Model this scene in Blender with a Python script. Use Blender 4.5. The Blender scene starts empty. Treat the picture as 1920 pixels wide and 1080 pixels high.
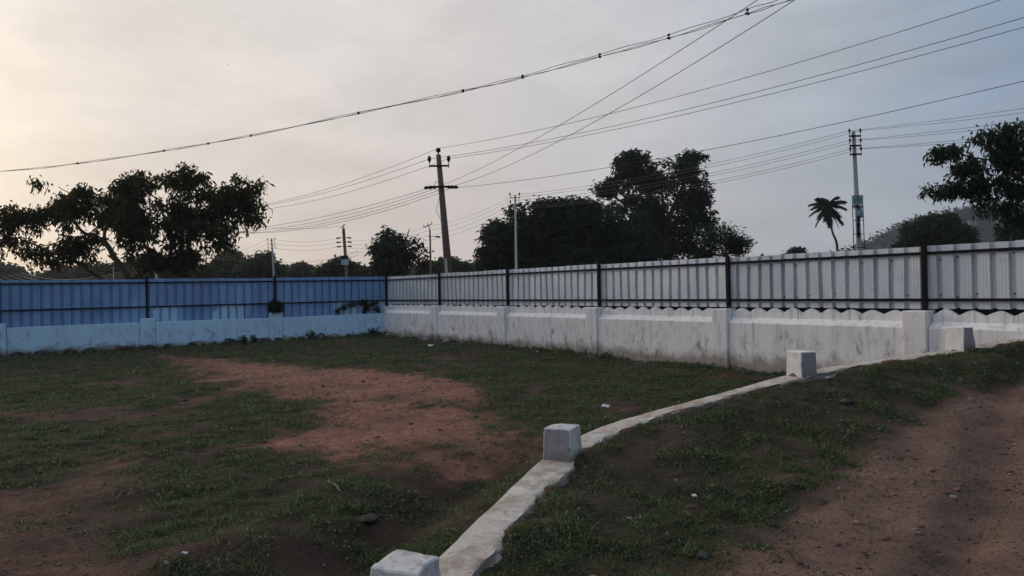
import bpy, bmesh, math, random
import numpy as np
from mathutils import Vector, Matrix

rnd = random.Random(7)
R = math.radians
scene = bpy.context.scene
COL = scene.collection

# ---------------------------------------------------------------- camera
EYE = 1.6
FPX, PITCH, ROLL = 1380.0, 0.0037, 0.0184
cam_d = bpy.data.cameras.new('camera')
cam_d.sensor_width = 36.0
cam_d.lens = FPX / 1920 * 36
cam_d.clip_start = 0.05
cam_d.clip_end = 6000
cam = bpy.data.objects.new('camera', cam_d)
COL.objects.link(cam)
cam.matrix_world = (Matrix.Translation((0, 0, EYE)) @ Matrix.Rotation(math.pi / 2 + PITCH, 4, 'X')
                    @ Matrix.Rotation(-ROLL, 4, 'Z'))
scene.camera = cam

# ---------------------------------------------------------------- view
scene.view_settings.view_transform = 'Standard'
scene.view_settings.look = 'None'
scene.view_settings.exposure = 0.0
scene.view_settings.gamma = 1.0
scene.view_settings.use_curve_mapping = False

# ---------------------------------------------------------------- node helper
class NT:
    def __init__(s, tree):
        s.t = tree; s.n = tree.nodes; s.l = tree.links
    def add(s, typ, **kw):
        nd = s.n.new(typ)
        for k, v in kw.items():
            if k.startswith('i_'):
                key = k[2:]
                key = int(key) if key.isdigit() else key.replace('_', ' ')
                sock = nd.inputs[key]
                if hasattr(v, 'is_output'): s.l.new(v, sock)
                else: sock.default_value = v
            else: setattr(nd, k, v)
        return nd
    def link(s, a, b): s.l.new(a, b)
    def math(s, op, a, b=None, c=None, clamp=False):
        nd = s.n.new('ShaderNodeMath'); nd.operation = op; nd.use_clamp = clamp
        for i, v in enumerate((a, b, c)):
            if v is None: continue
            if hasattr(v, 'is_output'): s.l.new(v, nd.inputs[i])
            else: nd.inputs[i].default_value = v
        return nd.outputs[0]
    def mix(s, fac, a, b, blend='MIX'):
        nd = s.n.new('ShaderNodeMix'); nd.data_type = 'RGBA'; nd.blend_type = blend
        for i, v in ((0, fac), (6, a), (7, b)):
            if hasattr(v, 'is_output'): s.l.new(v, nd.inputs[i])
            else: nd.inputs[i].default_value = v if i == 0 else (*v[:3], 1)
        return nd.outputs[2]
    def ramp(s, fac, stops, interp='LINEAR'):
        nd = s.n.new('ShaderNodeValToRGB'); cr = nd.color_ramp; cr.interpolation = interp
        while len(cr.elements) < len(stops): cr.elements.new(0.5)
        for e, (p, c) in zip(cr.elements, stops):
            e.position = p
            e.color = (c, c, c, 1) if isinstance(c, (int, float)) else (*c[:3], 1)
        s.l.new(fac, nd.inputs[0])
        return nd.outputs[0]
    def noise(s, vec, scale, detail=4, rough=.55, dist=0.0):
        nd = s.add('ShaderNodeTexNoise', i_Scale=scale, i_Detail=detail, i_Roughness=rough, i_Distortion=dist)
        if vec is not None: s.l.new(vec, nd.inputs['Vector'])
        return nd.outputs['Fac']
    def mapping(s, vec, scale=(1, 1, 1), loc=(0, 0, 0), rot=(0, 0, 0)):
        nd = s.add('ShaderNodeMapping')
        nd.inputs['Scale'].default_value = scale; nd.inputs['Location'].default_value = loc
        nd.inputs['Rotation'].default_value = rot
        s.l.new(vec, nd.inputs['Vector']); return nd.outputs[0]

# ---------------------------------------------------------------- world / sky
SUN_AZ, SUN_EL = -50.0, 14.0            # degrees left of the view axis, degrees up
sun_dir = Vector((math.sin(R(SUN_AZ)) * math.cos(R(SUN_EL)), math.cos(R(SUN_AZ)) * math.cos(R(SUN_EL)), math.sin(R(SUN_EL))))
world = bpy.data.worlds.new('World'); scene.world = world; world.use_nodes = True
w = NT(world.node_tree); w.n.clear()
out = w.add('ShaderNodeOutputWorld'); bg = w.add('ShaderNodeBackground')
bg.inputs['Strength'].default_value = 0.1
w.link(bg.outputs[0], out.inputs[0])
sky = w.add('ShaderNodeTexSky'); sky.sky_type = 'NISHITA'; sky.sun_disc = False
sky.sun_elevation = R(SUN_EL); sky.sun_rotation = R(SUN_AZ)
sky.air_density = 1.0; sky.dust_density = 2.0
tc = w.add('ShaderNodeTexCoord')
vec = tc.outputs['Generated']
dot = w.add('ShaderNodeVectorMath', operation='DOT_PRODUCT'); w.link(vec, dot.inputs[0])
dot.inputs[1].default_value = sun_dir
sep = w.add('ShaderNodeSeparateXYZ'); w.link(vec, sep.inputs[0])
# thin high cloud veil: warm round the hidden sun, turning grey and then blue away from it
cv = w.mapping(vec, scale=(1.2, 1.6, 7.0), rot=(0, R(9), 0))
streak = w.noise(cv, 1.6, 6, .55, .6)
cv2 = w.mapping(vec, scale=(2.2, 2.2, 6.0), loc=(3.1, .4, 1.7), rot=(0, R(14), 0))
streak2 = w.noise(cv2, 2.4, 5, .6, .3)
dcos = w.math('ADD', dot.outputs['Value'], w.math('MULTIPLY', w.math('SUBTRACT', streak, .5), .17))
t = w.math('MULTIPLY_ADD', dcos, .5, .5)
veil = w.ramp(t, [(0.0, (.28, .365, .495)), (.35, (.28, .37, .50)), (.58, (.285, .38, .515)), (.68, (.475, .525, .59)),
                  (.79, (.69, .675, .685)), (.885, (.80, .745, .71)), (.955, (.87, .80, .745)), (.985, (1.02, .93, .82)), (1.0, (1.3, 1.15, .95))])
# paler, pinker band of air towards the horizon
elev = w.math('MAXIMUM', sep.outputs['Z'], 0.0)
band = w.ramp(elev, [(0.0, 1.0), (.10, .75), (.22, .25), (.36, 0.0)], 'EASE')
warm = w.ramp(t, [(.55, (.40, .43, .49)), (.68, (.51, .515, .545)), (.77, (.67, .635, .64)), (.86, (.70, .575, .53)), (.95, (.84, .70, .60)), (1.0, (1.05, .88, .68))])
veil = w.mix(w.math('MULTIPLY', band, .8), veil, warm)
# soft streaks, brighter and bluer patches high up
gain = w.math('MULTIPLY_ADD', w.math('SUBTRACT', streak2, .5), .55, 1.0)
# an evenly clouded sky is brightest overhead
gain = w.math('MULTIPLY', gain, w.math('MULTIPLY_ADD', w.math('POWER', elev, 2.2), .85, 1.0))
veil = w.mix(1.0, veil, w.add('ShaderNodeCombineXYZ', i_0=gain, i_1=gain, i_2=gain).outputs[0], 'MULTIPLY')
veil10 = w.mix(1.0, veil, (9.0, 9.0, 9.0), 'MULTIPLY')
mixn = w.n.new('ShaderNodeMix'); mixn.data_type = 'RGBA'; mixn.blend_type = 'MIX'
mixn.inputs[0].default_value = 0.90
w.link(sky.outputs[0], mixn.inputs[6]); w.link(veil10, mixn.inputs[7])
w.link(mixn.outputs[2], bg.inputs['Color'])

# ---------------------------------------------------------------- sun (veiled, so soft)
sl = bpy.data.lights.new('sun', 'SUN'); sl.energy = 1.4; sl.angle = R(14); sl.color = (1.0, .84, .66)
so = bpy.data.objects.new('sun', sl); COL.objects.link(so)
so.rotation_euler = (-sun_dir).to_track_quat('-Z', 'Y').to_euler()

# ================================================================= helpers
CP, SP, CR_, SR_ = math.cos(PITCH), math.sin(PITCH), math.cos(ROLL), math.sin(ROLL)
def P(px, py, d):
    """point seen at photo pixel (1920x1080) at distance d along the view axis"""
    u, v = px - 960, py - 540
    u, v = CR_ * u - SR_ * v, SR_ * u + CR_ * v
    x, y2, z2 = u / FPX * d, d, -v / FPX * d
    return Vector((x, y2 * CP - z2 * SP, EYE + y2 * SP + z2 * CP))
def pxm(d): return d / FPX           # metres per photo pixel at distance d

def tag(o, label=None, cat=None, group=None, kind=None):
    if label: o['label'] = label
    if cat: o['category'] = cat
    if group: o['group'] = group
    if kind: o['kind'] = kind
    return o
def empty(name, loc, rz=0):
    o = bpy.data.objects.new(name, None); COL.objects.link(o)
    o.location = loc; o.rotation_euler = (0, 0, rz); o.empty_display_size = .2
    return o
def link_mesh(name, me, mat, parent=None, smooth=False):
    o = bpy.data.objects.new(name, me); COL.objects.link(o)
    if mat: me.materials.append(mat)
    if smooth:
        me.polygons.foreach_set('use_smooth', [True] * len(me.polygons))
    if parent:
        o.parent = parent
        o.matrix_parent_inverse = Matrix.Translation(parent.location).inverted() if parent.rotation_euler.z == 0 else \
            (Matrix.Translation(parent.location) @ Matrix.Rotation(parent.rotation_euler.z, 4, 'Z')).inverted()
    return o
def np_mesh(name, verts, faces, mat, parent=None, smooth=False):
    """verts (N,3), faces (M,k) arrays"""
    verts = np.asarray(verts, np.float32); faces = np.asarray(faces, np.int32)
    me = bpy.data.meshes.new(name); k = faces.shape[1]
    me.vertices.add(len(verts)); me.vertices.foreach_set('co', verts.ravel())
    me.loops.add(faces.size); me.loops.foreach_set('vertex_index', faces.ravel())
    me.polygons.add(len(faces))
    me.polygons.foreach_set('loop_start', np.arange(0, faces.size, k, dtype=np.int32))
    me.polygons.foreach_set('loop_total', np.full(len(faces), k, np.int32))
    me.update(calc_edges=True)
    return link_mesh(name, me, mat, parent, smooth)

class MB:
    def __init__(s): s.v = []; s.f = []
    def add(s, vs, fs):
        b = len(s.v); s.v += [tuple(q) for q in vs]; s.f += [tuple(b + i for i in f) for f in fs]; return s
    def hexa(s, q):                      # 8 corners: 4 bottom ccw, 4 top ccw
        return s.add(q, [(3, 2, 1, 0), (4, 5, 6, 7), (0, 1, 5, 4), (1, 2, 6, 5), (2, 3, 7, 6), (3, 0, 4, 7)])
    def tube(s, pts, radii, n=8, cap=True):
        pts = [Vector(q) for q in pts]
        if not hasattr(radii, '__len__'): radii = [radii] * len(pts)
        b = len(s.v); up = Vector((.13, .07, 1)).normalized()
        for i, q in enumerate(pts):
            d = (pts[min(i + 1, len(pts) - 1)] - pts[max(i - 1, 0)]).normalized()
            a = d.cross(up)
            if a.length < .05: a = d.cross(Vector((1, 0, 0)))
            a.normalize(); c = d.cross(a)
            for j in range(n):
                th = 2 * math.pi * j / n
                s.v.append(tuple(q + (a * math.cos(th) + c * math.sin(th)) * radii[i]))
        for i in range(len(pts) - 1):
            for j in range(n):
                s.f.append((b + i * n + j, b + i * n + (j + 1) % n, b + (i + 1) * n + (j + 1) % n, b + (i + 1) * n + j))
        if cap:
            s.f.append(tuple(b + j for j in range(n))[::-1])
            s.f.append(tuple(b + (len(pts) - 1) * n + j for j in range(n)))
        return s
    def lathe(s, base, prof, axis=(0, 0, 1), n=8):
        ax = Vector(axis).normalized()
        return s.tube([Vector(base) + ax * h for h, r in prof], [r for h, r in prof], n)
    def build(s, name, mat, parent=None, smooth=False):
        me = bpy.data.meshes.new(name); me.from_pydata(s.v, [], s.f); me.update()
        return link_mesh(name, me, mat, parent, smooth)

# numpy value noise
def _h(ix, iy, iz, seed):
    n = (ix * 374761393 + iy * 668265263 + iz * 2147483647 + seed * 1274126177) & 0xFFFFFFFF
    n = ((n ^ (n >> 13)) * 1274126177) & 0xFFFFFFFF
    return ((n ^ (n >> 16)) & 0xFFFF) / 65535.0
def vnoise(p, seed=0):
    p = np.asarray(p, np.float64)
    if p.shape[-1] == 2: p = np.concatenate([p, np.zeros(p.shape[:-1] + (1,))], -1)
    i = np.floor(p).astype(np.int64); f = p - i; f = f * f * (3 - 2 * f)
    r = 0
    for a in (0, 1):
        for b in (0, 1):
            for c in (0, 1):
                wt = (f[..., 0] if a else 1 - f[..., 0]) * (f[..., 1] if b else 1 - f[..., 1]) * (f[..., 2] if c else 1 - f[..., 2])
                r = r + wt * _h(i[..., 0] + a, i[..., 1] + b, i[..., 2] + c, seed)
    return r
def fbm(p, oct=4, seed=0):
    p = np.asarray(p, np.float64); r = 0; a = .5; s = 0
    for o in range(oct):
        r = r + a * vnoise(p * 2 ** o + 17.3 * o, seed + o); s += a; a *= .5
    return r / s
def sstep(a, b, x):
    t_ = np.clip((x - a) / (b - a), 0, 1); return t_ * t_ * (3 - 2 * t_)

# ================================================================= materials
def mat(name, rough=.9):
    m = bpy.data.materials.new(name); m.use_nodes = True
    n = NT(m.node_tree); b = n.n['Principled BSDF']
    b.inputs['Roughness'].default_value = rough
    b.inputs['Specular IOR Level'].default_value = .25
    return m, n, b
def objc(n): return n.add('ShaderNodeTexCoord').outputs['Object']
def bump(n, b, h, strength=.3, dist=.02):
    nd = n.add('ShaderNodeBump', i_Strength=strength, i_Distance=dist); n.link(h, nd.inputs['Height'])
    n.link(nd.outputs[0], b.inputs['Normal'])

def simple(name, col, rough=.8, var=.25, scale=6, metal=0, bmp=.15):
    m, n, b = mat(name, rough)
    c = objc(n); nz = n.noise(c, scale, 5, .6)
    lo = tuple(x * (1 - var) for x in col); hi = tuple(min(1, x * (1 + var)) for x in col)
    n.link(n.ramp(nz, [(.3, lo), (.7, hi)]), b.inputs['Base Color'])
    b.inputs['Metallic'].default_value = metal
    if col[0] < .06: b.inputs['Specular IOR Level'].default_value = .06
    if bmp: bump(n, b, n.noise(c, scale * 5, 4, .6), bmp, .01)
    return m

def whitewash(name, col, stain, grime=.5, base_z=0.25):
    m, n, b = mat(name, .93)
    g = n.add('ShaderNodeNewGeometry').outputs['Position']
    big = n.noise(g, .7, 5, .6); fine = n.noise(g, 14, 6, .65)
    st = n.noise(n.mapping(g, (1.4, 1.4, .75)), 2.3, 8, .68, .3)
    flake = n.noise(n.mapping(g, (1, 1, .55), (5, 2, 1)), 7.5, 6, .7, .2)
    c = n.mix(n.math('MULTIPLY', n.ramp(big, [(.35, 0), (.7, 1)]), .25), col, tuple(x * .78 for x in col))
    c = n.mix(n.math('MULTIPLY', n.ramp(fine, [(.35, 1), (.62, 0)]), .22), c, tuple(x * .7 for x in col))
    # peeling flakes inside larger patches
    pat = n.math('MULTIPLY', n.ramp(st, [(.45, 0), (.6, 1)]), n.ramp(flake, [(.46, 0), (.6, 1)]))
    zz_ = n.add('ShaderNodeSeparateXYZ'); n.link(g, zz_.inputs[0])
    pat = n.math('MULTIPLY', pat, n.ramp(zz_.outputs[2], [(.55, 1), (.95, .25)]))
    c = n.mix(n.math('MULTIPLY', pat, grime), c, stain)
    # runs of rain-washed grime
    run = n.noise(n.mapping(g, (5, 5, .35), (1, 4, 0)), 2.2, 6, .6)
    c = n.mix(n.math('MULTIPLY', n.math('MULTIPLY', n.ramp(run, [(.52, 0), (.74, 1)]), n.ramp(zz_.outputs[2], [(.35, .15), (.93, 1)])), grime * .7), c, tuple(x * .75 for x in stain))
    # soil splashed up at the foot
    z = n.add('ShaderNodeSeparateXYZ'); n.link(g, z.inputs[0])
    hh = n.math('ADD', n.math('SUBTRACT', z.outputs[2], base_z), n.math('MULTIPLY', n.math('SUBTRACT', n.noise(g, 2.6, 5, .65), .5), -.5))
    c = n.mix(n.math('MULTIPLY', n.ramp(hh, [(0.0, 1), (.17, 0)]), .75), c, (.20, .15, .11))
    n.link(c, b.inputs['Base Color'])
    bump(n, b, n.math('ADD', fine, n.math('MULTIPLY', pat, -.6)), .35, .012)
    return m

M = {}
M['white'] = whitewash('whitewash', (.82, .795, .79), (.34, .30, .28), 1.0, .24)
M['white_shade_blue'] = whitewash('shade_blue_whitewash', (.50, .71, .87), (.19, .26, .34), .65, .14)  # white wall; the blue of its shaded side is put into the wash colour
M['black_iron'] = simple('black_iron', (.012, .012, .014), .6, .4, 8)
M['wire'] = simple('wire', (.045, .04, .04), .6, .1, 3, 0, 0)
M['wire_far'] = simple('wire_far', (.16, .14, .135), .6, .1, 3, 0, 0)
M['insul'] = simple('insulator', (.018, .015, .015), .3, .2, 3, 0, 0)

def sheet_mat(name, base, vary, stain):
    m, n, b = mat(name, .5)
    g = n.add('ShaderNodeNewGeometry').outputs['Position']
    oi = n.add('ShaderNodeObjectInfo').outputs['Random']
    c = n.mix(oi, tuple(x * (1 - vary) for x in base), tuple(min(1, x * (1 + vary)) for x in base))
    bl = n.noise(n.mapping(g, (1, 1, .5)), 1.6, 6, .65, .4)
    c = n.mix(n.math('MULTIPLY', n.ramp(bl, [(.40, 0), (.64, 1)]), .75), c, stain)
    sp = n.noise(g, 24, 3, .6)
    c = n.mix(n.math('MULTIPLY', n.ramp(sp, [(.66, 0), (.72, 1)]), .65), c, (.05, .05, .055))
    run = n.noise(n.mapping(g, (9, 9, .4)), 2.5, 5, .6)
    c = n.mix(n.math('MULTIPLY', n.ramp(run, [(.58, 0), (.75, 1)]), .2), c, tuple(x * .45 for x in base))
    n.link(c, b.inputs['Base Color'])
    b.inputs['Metallic'].default_value = .25
    b.inputs['Specular IOR Level'].default_value = .4
    bump(n, b, n.math('ADD', n.noise(n.mapping(g, (1, 1, .15)), 30, 3, .5), n.math('MULTIPLY', bl, 2.0)), .2, .008)
    return m
M['sheet_grey'] = sheet_mat('zinc_sheet', (.62, .655, .685), .14, (.42, .475, .54))
M['sheet_shade_blue'] = sheet_mat('shade_blue_zinc_sheet', (.195, .345, .55), .2, (.15, .22, .42))  # dull blue sheets, with the cool blue of shade mixed into the colour
M['sheet_pale'] = sheet_mat('pale_zinc_sheet', (.40, .57, .72), .1, (.30, .44, .60))
M['concrete'] = whitewash('block_concrete', (.58, .555, .54), (.20, .18, .165), .9, -5)
def muddy(m, amt):
    n = NT(m.node_tree); b = n.n['Principled BSDF']; src = b.inputs['Base Color'].links[0].from_socket
    gz = n.add('ShaderNodeSeparateXYZ'); tcn = n.add('ShaderNodeTexCoord'); n.link(tcn.outputs['Generated'], gz.inputs[0])
    p_ = n.add('ShaderNodeNewGeometry').outputs['Position']
    k1 = n.noise(p_, 14, 6, .7); k2 = n.noise(p_, 34, 5, .7)
    h_ = n.math('ADD', gz.outputs[2], n.math('MULTIPLY', n.math('SUBTRACT', k1, .5), -.9))
    c = n.mix(n.math('MULTIPLY', n.ramp(h_, [(.22, 1), (.5, 0)]), amt), src, (.16, .115, .085))
    c = n.mix(n.math('MULTIPLY', n.ramp(k1, [(.52, 0), (.62, 1)]), .55), c, (.26, .245, .235))
    c = n.mix(n.math('MULTIPLY', n.ramp(k2, [(.60, 0), (.66, 1)]), .6), c, (.08, .07, .065))
    n.link(c, b.inputs['Base Color'])
    bump(n, b, n.math('ADD', k1, k2), .7, .012)
muddy(M['concrete'], .8)
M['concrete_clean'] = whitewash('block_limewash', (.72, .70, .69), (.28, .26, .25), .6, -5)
M['kerb'] = None
M['grey_face'] = whitewash('block_grey_face', (.32, .30, .30), (.17, .16, .155), .5, -5); muddy(M['grey_face'], .6)  # darker grey for one chosen side of a block

def kerb_mat():
    m, n, b = mat('kerb_limewash', .95)
    g = n.add('ShaderNodeNewGeometry').outputs['Position']
    a = n.noise(g, 2.2, 7, .65); f = n.noise(g, 22, 6, .7); k = n.noise(n.mapping(g, loc=(3, 1, 0)), 5.0, 8, .72, .4)
    c = n.mix(n.ramp(a, [(.35, 0), (.65, 1)]), (.40, .335, .28), (.58, .525, .47))
    c = n.mix(n.math('MULTIPLY', n.ramp(k, [(.47, 0), (.60, 1)]), .62), c, (.24, .165, .11))
    c = n.mix(n.math('MULTIPLY', n.ramp(f, [(.58, 0), (.7, 1)]), .6), c, (.14, .10, .075))
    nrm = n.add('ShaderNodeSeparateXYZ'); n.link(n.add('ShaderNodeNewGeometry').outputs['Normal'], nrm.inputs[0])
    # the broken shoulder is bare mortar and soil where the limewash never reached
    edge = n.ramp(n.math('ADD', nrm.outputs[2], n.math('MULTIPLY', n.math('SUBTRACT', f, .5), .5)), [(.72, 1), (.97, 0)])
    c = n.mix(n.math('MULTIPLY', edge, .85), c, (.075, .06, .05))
    n.link(c, b.inputs['Base Color'])
    bump(n, b, n.math('ADD', f, k), .6, .02)
    return m
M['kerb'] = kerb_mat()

def ground_mat():
    m, n, b = mat('soil', .97)
    b.inputs['Specular IOR Level'].default_value = .1
    g = n.add('ShaderNodeNewGeometry').outputs['Position']
    at = n.add('ShaderNodeAttribute', attribute_name='soil').outputs['Color']
    s = n.add('ShaderNodeSeparateColor'); n.link(at, s.inputs[0])
    red, lane, moss = s.outputs[0], s.outputs[1], s.outputs[2]
    n1 = n.noise(g, 1.3, 7, .65); n2 = n.noise(g, 9, 7, .7); n3 = n.noise(g, 45, 4, .7)
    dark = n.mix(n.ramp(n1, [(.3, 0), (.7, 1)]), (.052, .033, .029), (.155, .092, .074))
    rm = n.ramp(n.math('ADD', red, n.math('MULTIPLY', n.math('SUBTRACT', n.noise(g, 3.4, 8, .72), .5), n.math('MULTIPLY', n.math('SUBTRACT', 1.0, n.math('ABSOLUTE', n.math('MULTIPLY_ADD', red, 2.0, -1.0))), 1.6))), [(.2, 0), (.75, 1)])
    c = n.mix(rm, dark, n.mix(n.ramp(n2, [(.35, 0), (.65, 1)]), (.26, .115, .08), (.47, .235, .175)))  # red soil; the brighter centre from lens falloff is put into its colour too
    c = n.mix(n.math('MULTIPLY', rm, n.ramp(n.noise(g, .9, 5, .6), [(.45, 0), (.65, .8)])), c, (.21, .115, .085))
    lane_c = n.mix(n.ramp(n1, [(.3, 0), (.7, 1)]), (.14, .088, .074), (.36, .215, .165))
    lane_c = n.mix(n.ramp(n2, [(.45, 0), (.7, .7)]), lane_c, (.28, .195, .135))
    c = n.mix(lane, c, lane_c)
    c = n.mix(n.math('MULTIPLY', moss, n.ramp(n2, [(.3, .3), (.6, .9)])), c, (.026, .034, .017))
    c = n.mix(n.math('MULTIPLY', n.ramp(n3, [(.35, 1), (.5, 0)]), .5), c, n.mix(.6, c, (.015, .011, .01)))
    c = n.mix(n.math('MULTIPLY', n.ramp(n.noise(g, 60, 2, .5), [(.67, 0), (.72, 1)]), .35), c, (.22, .17, .14))
    n.link(c, b.inputs['Base Color'])
    bump(n, b, n.math('ADD', n.math('MULTIPLY', n2, 2.0), n3), 1.0, .05)
    return m
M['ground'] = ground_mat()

def leaf_mat(name, lo, hi, trans=.3, tcol=None, gam=1.0):
    m = bpy.data.materials.new(name); m.use_nodes = True
    n = NT(m.node_tree); n.n.clear()
    o = n.add('ShaderNodeOutputMaterial')
    rp = n.add('ShaderNodeNewGeometry').outputs['Random Per Island']
    if gam != 1: rp = n.math('POWER', rp, gam)
    c = n.mix(rp, lo, hi)
    d = n.add('ShaderNodeBsdfDiffuse'); n.link(c, d.inputs[0])
    t_ = n.add('ShaderNodeBsdfTranslucent')
    tc_ = n.mix(rp, tcol or tuple(x * 1.3 for x in hi), tuple(x * 1.8 for x in (tcol or hi))); n.link(tc_, t_.inputs[0])
    mx = n.add('ShaderNodeMixShader', i_0=trans); n.link(d.outputs[0], mx.inputs[1]); n.link(t_.outputs[0], mx.inputs[2])
    n.link(mx.outputs[0], o.inputs[0])
    return m
M['leaf_warm'] = leaf_mat('leaf_feathery', (.016, .024, .014), (.036, .046, .024), .32, (.075, .064, .026))
M['leaf_dark'] = leaf_mat('leaf_dark', (.012, .020, .015), (.036, .052, .032), .25)
M['leaf_mid'] = leaf_mat('leaf_mid', (.022, .034, .018), (.05, .068, .034), .25)
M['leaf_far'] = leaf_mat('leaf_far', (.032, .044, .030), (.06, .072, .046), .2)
M['leaf_scrub'] = leaf_mat('leaf_scrub', (.010, .016, .016), (.028, .037, .036), .1)
M['grass'] = leaf_mat('grass_blade', (.014, .026, .011), (.125, .165, .075), .3, None, 2.2)
M['weed'] = leaf_mat('weed_leaf', (.016, .028, .015), (.22, .235, .17), .2, None, 2.6)
M['dry'] = leaf_mat('dry_blade', (.12, .09, .05), (.26, .21, .14), .2)
M['bark'] = simple('bark', (.075, .052, .040), .95, .4, 9, 0, .6)
M['bark_pale'] = simple('bark_pale', (.11, .09, .075), .95, .35, 9, 0, .5)
M['pole_brown'] = simple('pole_brown', (.115, .082, .066), .9, .35, 7, 0, .4)
M['pole_grey'] = simple('pole_grey', (.34, .36, .38), .85, .2, 5, 0, .3)
M['pole_white'] = simple('pole_white', (.50, .50, .51), .85, .15, 5, 0, .3)
M['pole_rust'] = simple('pole_rust', (.20, .115, .085), .9, .3, 6, 0, .3)
M['stone'] = simple('rubble_stone', (.13, .115, .105), .95, .5, 7, 0, .5)
M['stone_dark'] = simple('dark_stone', (.055, .048, .044), .95, .4, 9, 0, .5)
M['stone_pale'] = simple('pale_stone', (.22, .20, .185), .95, .3, 9, 0, .4)
M['boulder'] = simple('boulder', (.27, .26, .26), .95, .3, .25, 0, .5)
M['sign_green'] = simple('sign_green', (.19, .31, .29), .6, .1, 4, 0, 0)
M['sign_ink'] = simple('sign_ink', (.035, .06, .075), .7, .1, 4, 0, 0)
M['sign_pale'] = simple('sign_pale', (.40, .52, .53), .6, .1, 4, 0, 0)
M['sign_blue'] = simple('sign_blue', (.30, .46, .52), .6, .2, 4, 0, 0)
M['rag_dark'] = simple('rag_dark', (.012, .014, .018), .9, .4, 8)
M['rag_pale'] = simple('rag_pale', (.26, .32, .38), .5, .4, 8)
M['paper'] = simple('paper', (.62, .62, .62), .8, .1, 20, 0, 0)

def hill_mat():
    m, n, b = mat('hill_scrub', .97)
    g = n.add('ShaderNodeNewGeometry').outputs['Position']
    a = n.noise(g, .035, 6, .6); f = n.noise(g, .22, 6, .7)
    c = n.mix(n.ramp(f, [(.35, 0), (.65, 1)]), (.012, .018, .019), (.028, .035, .037))  # bluish cast of distant haze put into the scrub and rock colours
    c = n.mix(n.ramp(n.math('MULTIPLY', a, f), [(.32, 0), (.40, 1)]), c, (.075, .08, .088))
    n.link(c, b.inputs['Base Color']); bump(n, b, f, 1.0, 2.0)
    return m
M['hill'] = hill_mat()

# ================================================================= ground heights
CX, CY = -4.2758, 24.959
AR, AL = .6324, .4734
DR = Vector((math.sin(AR), -math.cos(AR), 0)); NR = Vector((-math.cos(AR), -math.sin(AR), 0))   # right run, normal to the yard
DL = Vector((-math.cos(AL), -math.sin(AL), 0)); NL = Vector((math.sin(AL), -math.cos(AL), 0))
COR = Vector((CX, CY, 0))
SPR, SPL = 3.5, 3.633
# kerb centre line: x, y, z of its top, half width
KERB = [(-2.63, -1.6, -.02, .15), (-1.65, .8, -.01, .15), (-.56, 3.6, .035, .145), (-.075, 4.85, .125, .14), (.41, 6.1, .235, .14), (.86, 6.74, .315, .12),
        (1.46, 7.22, .385, .105), (2.35, 7.82, .48, .10), (3.30, 8.40, .585, .12), (4.5, 8.98, .665, .11), (5.72, 9.40, .745, .12), (6.5, 9.62, .82, .14), (7.2, 9.72, .85, .14)]
KA = np.array(KERB)
def catmull(pts, n=10):
    pts = np.asarray(pts, float); o = []
    for i in range(len(pts) - 1):
        p0, p1, p2, p3 = pts[max(i - 1, 0)], pts[i], pts[i + 1], pts[min(i + 2, len(pts) - 1)]
        for k in range(n):
            t_ = k / n
            o.append(.5 * ((2 * p1) + (-p0 + p2) * t_ + (2 * p0 - 5 * p1 + 4 * p2 - p3) * t_ ** 2 + (-p0 + 3 * p1 - 3 * p2 + p3) * t_ ** 3))
    o.append(pts[-1]); return np.array(o)
KL = catmull(KA, 6)
def kerb_sd(x, y):
    """signed distance to kerb line (+ on the lane side), and kerb top height there"""
    x = np.asarray(x, float); y = np.asarray(y, float)
    best = np.full(x.shape, 1e9); sg = np.zeros(x.shape); kz = np.zeros(x.shape)
    ext = np.vstack([KL, KL[-1] + (KL[-1] - KL[-2]) / np.linalg.norm((KL[-1] - KL[-2])[:2]) * 60])
    ext[-1, 2] = KL[-1, 2]
    ext = np.vstack([ext[0] + np.array([-30 * .38, -30 * .92, 0, 0]), ext]); ext[0, 2] = ext[1, 2]
    for a, b in zip(ext[:-1], ext[1:]):
        dx, dy = b[0] - a[0], b[1] - a[1]; L2 = dx * dx + dy * dy
        t_ = np.clip(((x - a[0]) * dx + (y - a[1]) * dy) / L2, 0, 1)
        qx, qy = a[0] + dx * t_, a[1] + dy * t_
        d = np.hypot(x - qx, y - qy); s = np.sign(dy * (x - a[0]) - dx * (y - a[1]))
        m_ = d < best
        best = np.where(m_, d, best); sg = np.where(m_, s, sg); kz = np.where(m_, a[2] + (b[2] - a[2]) * t_, kz)
    return best * sg, kz
LANE = ([-50, 1, 3.6, 4.85, 6.1, 6.8, 7.3, 7.9, 8.4, 9.0, 9.5, 10, 30], [-.05, -.04, -.02, .05, .15, .23, .29, .38, .47, .59, .70, .77, .8])
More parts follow.
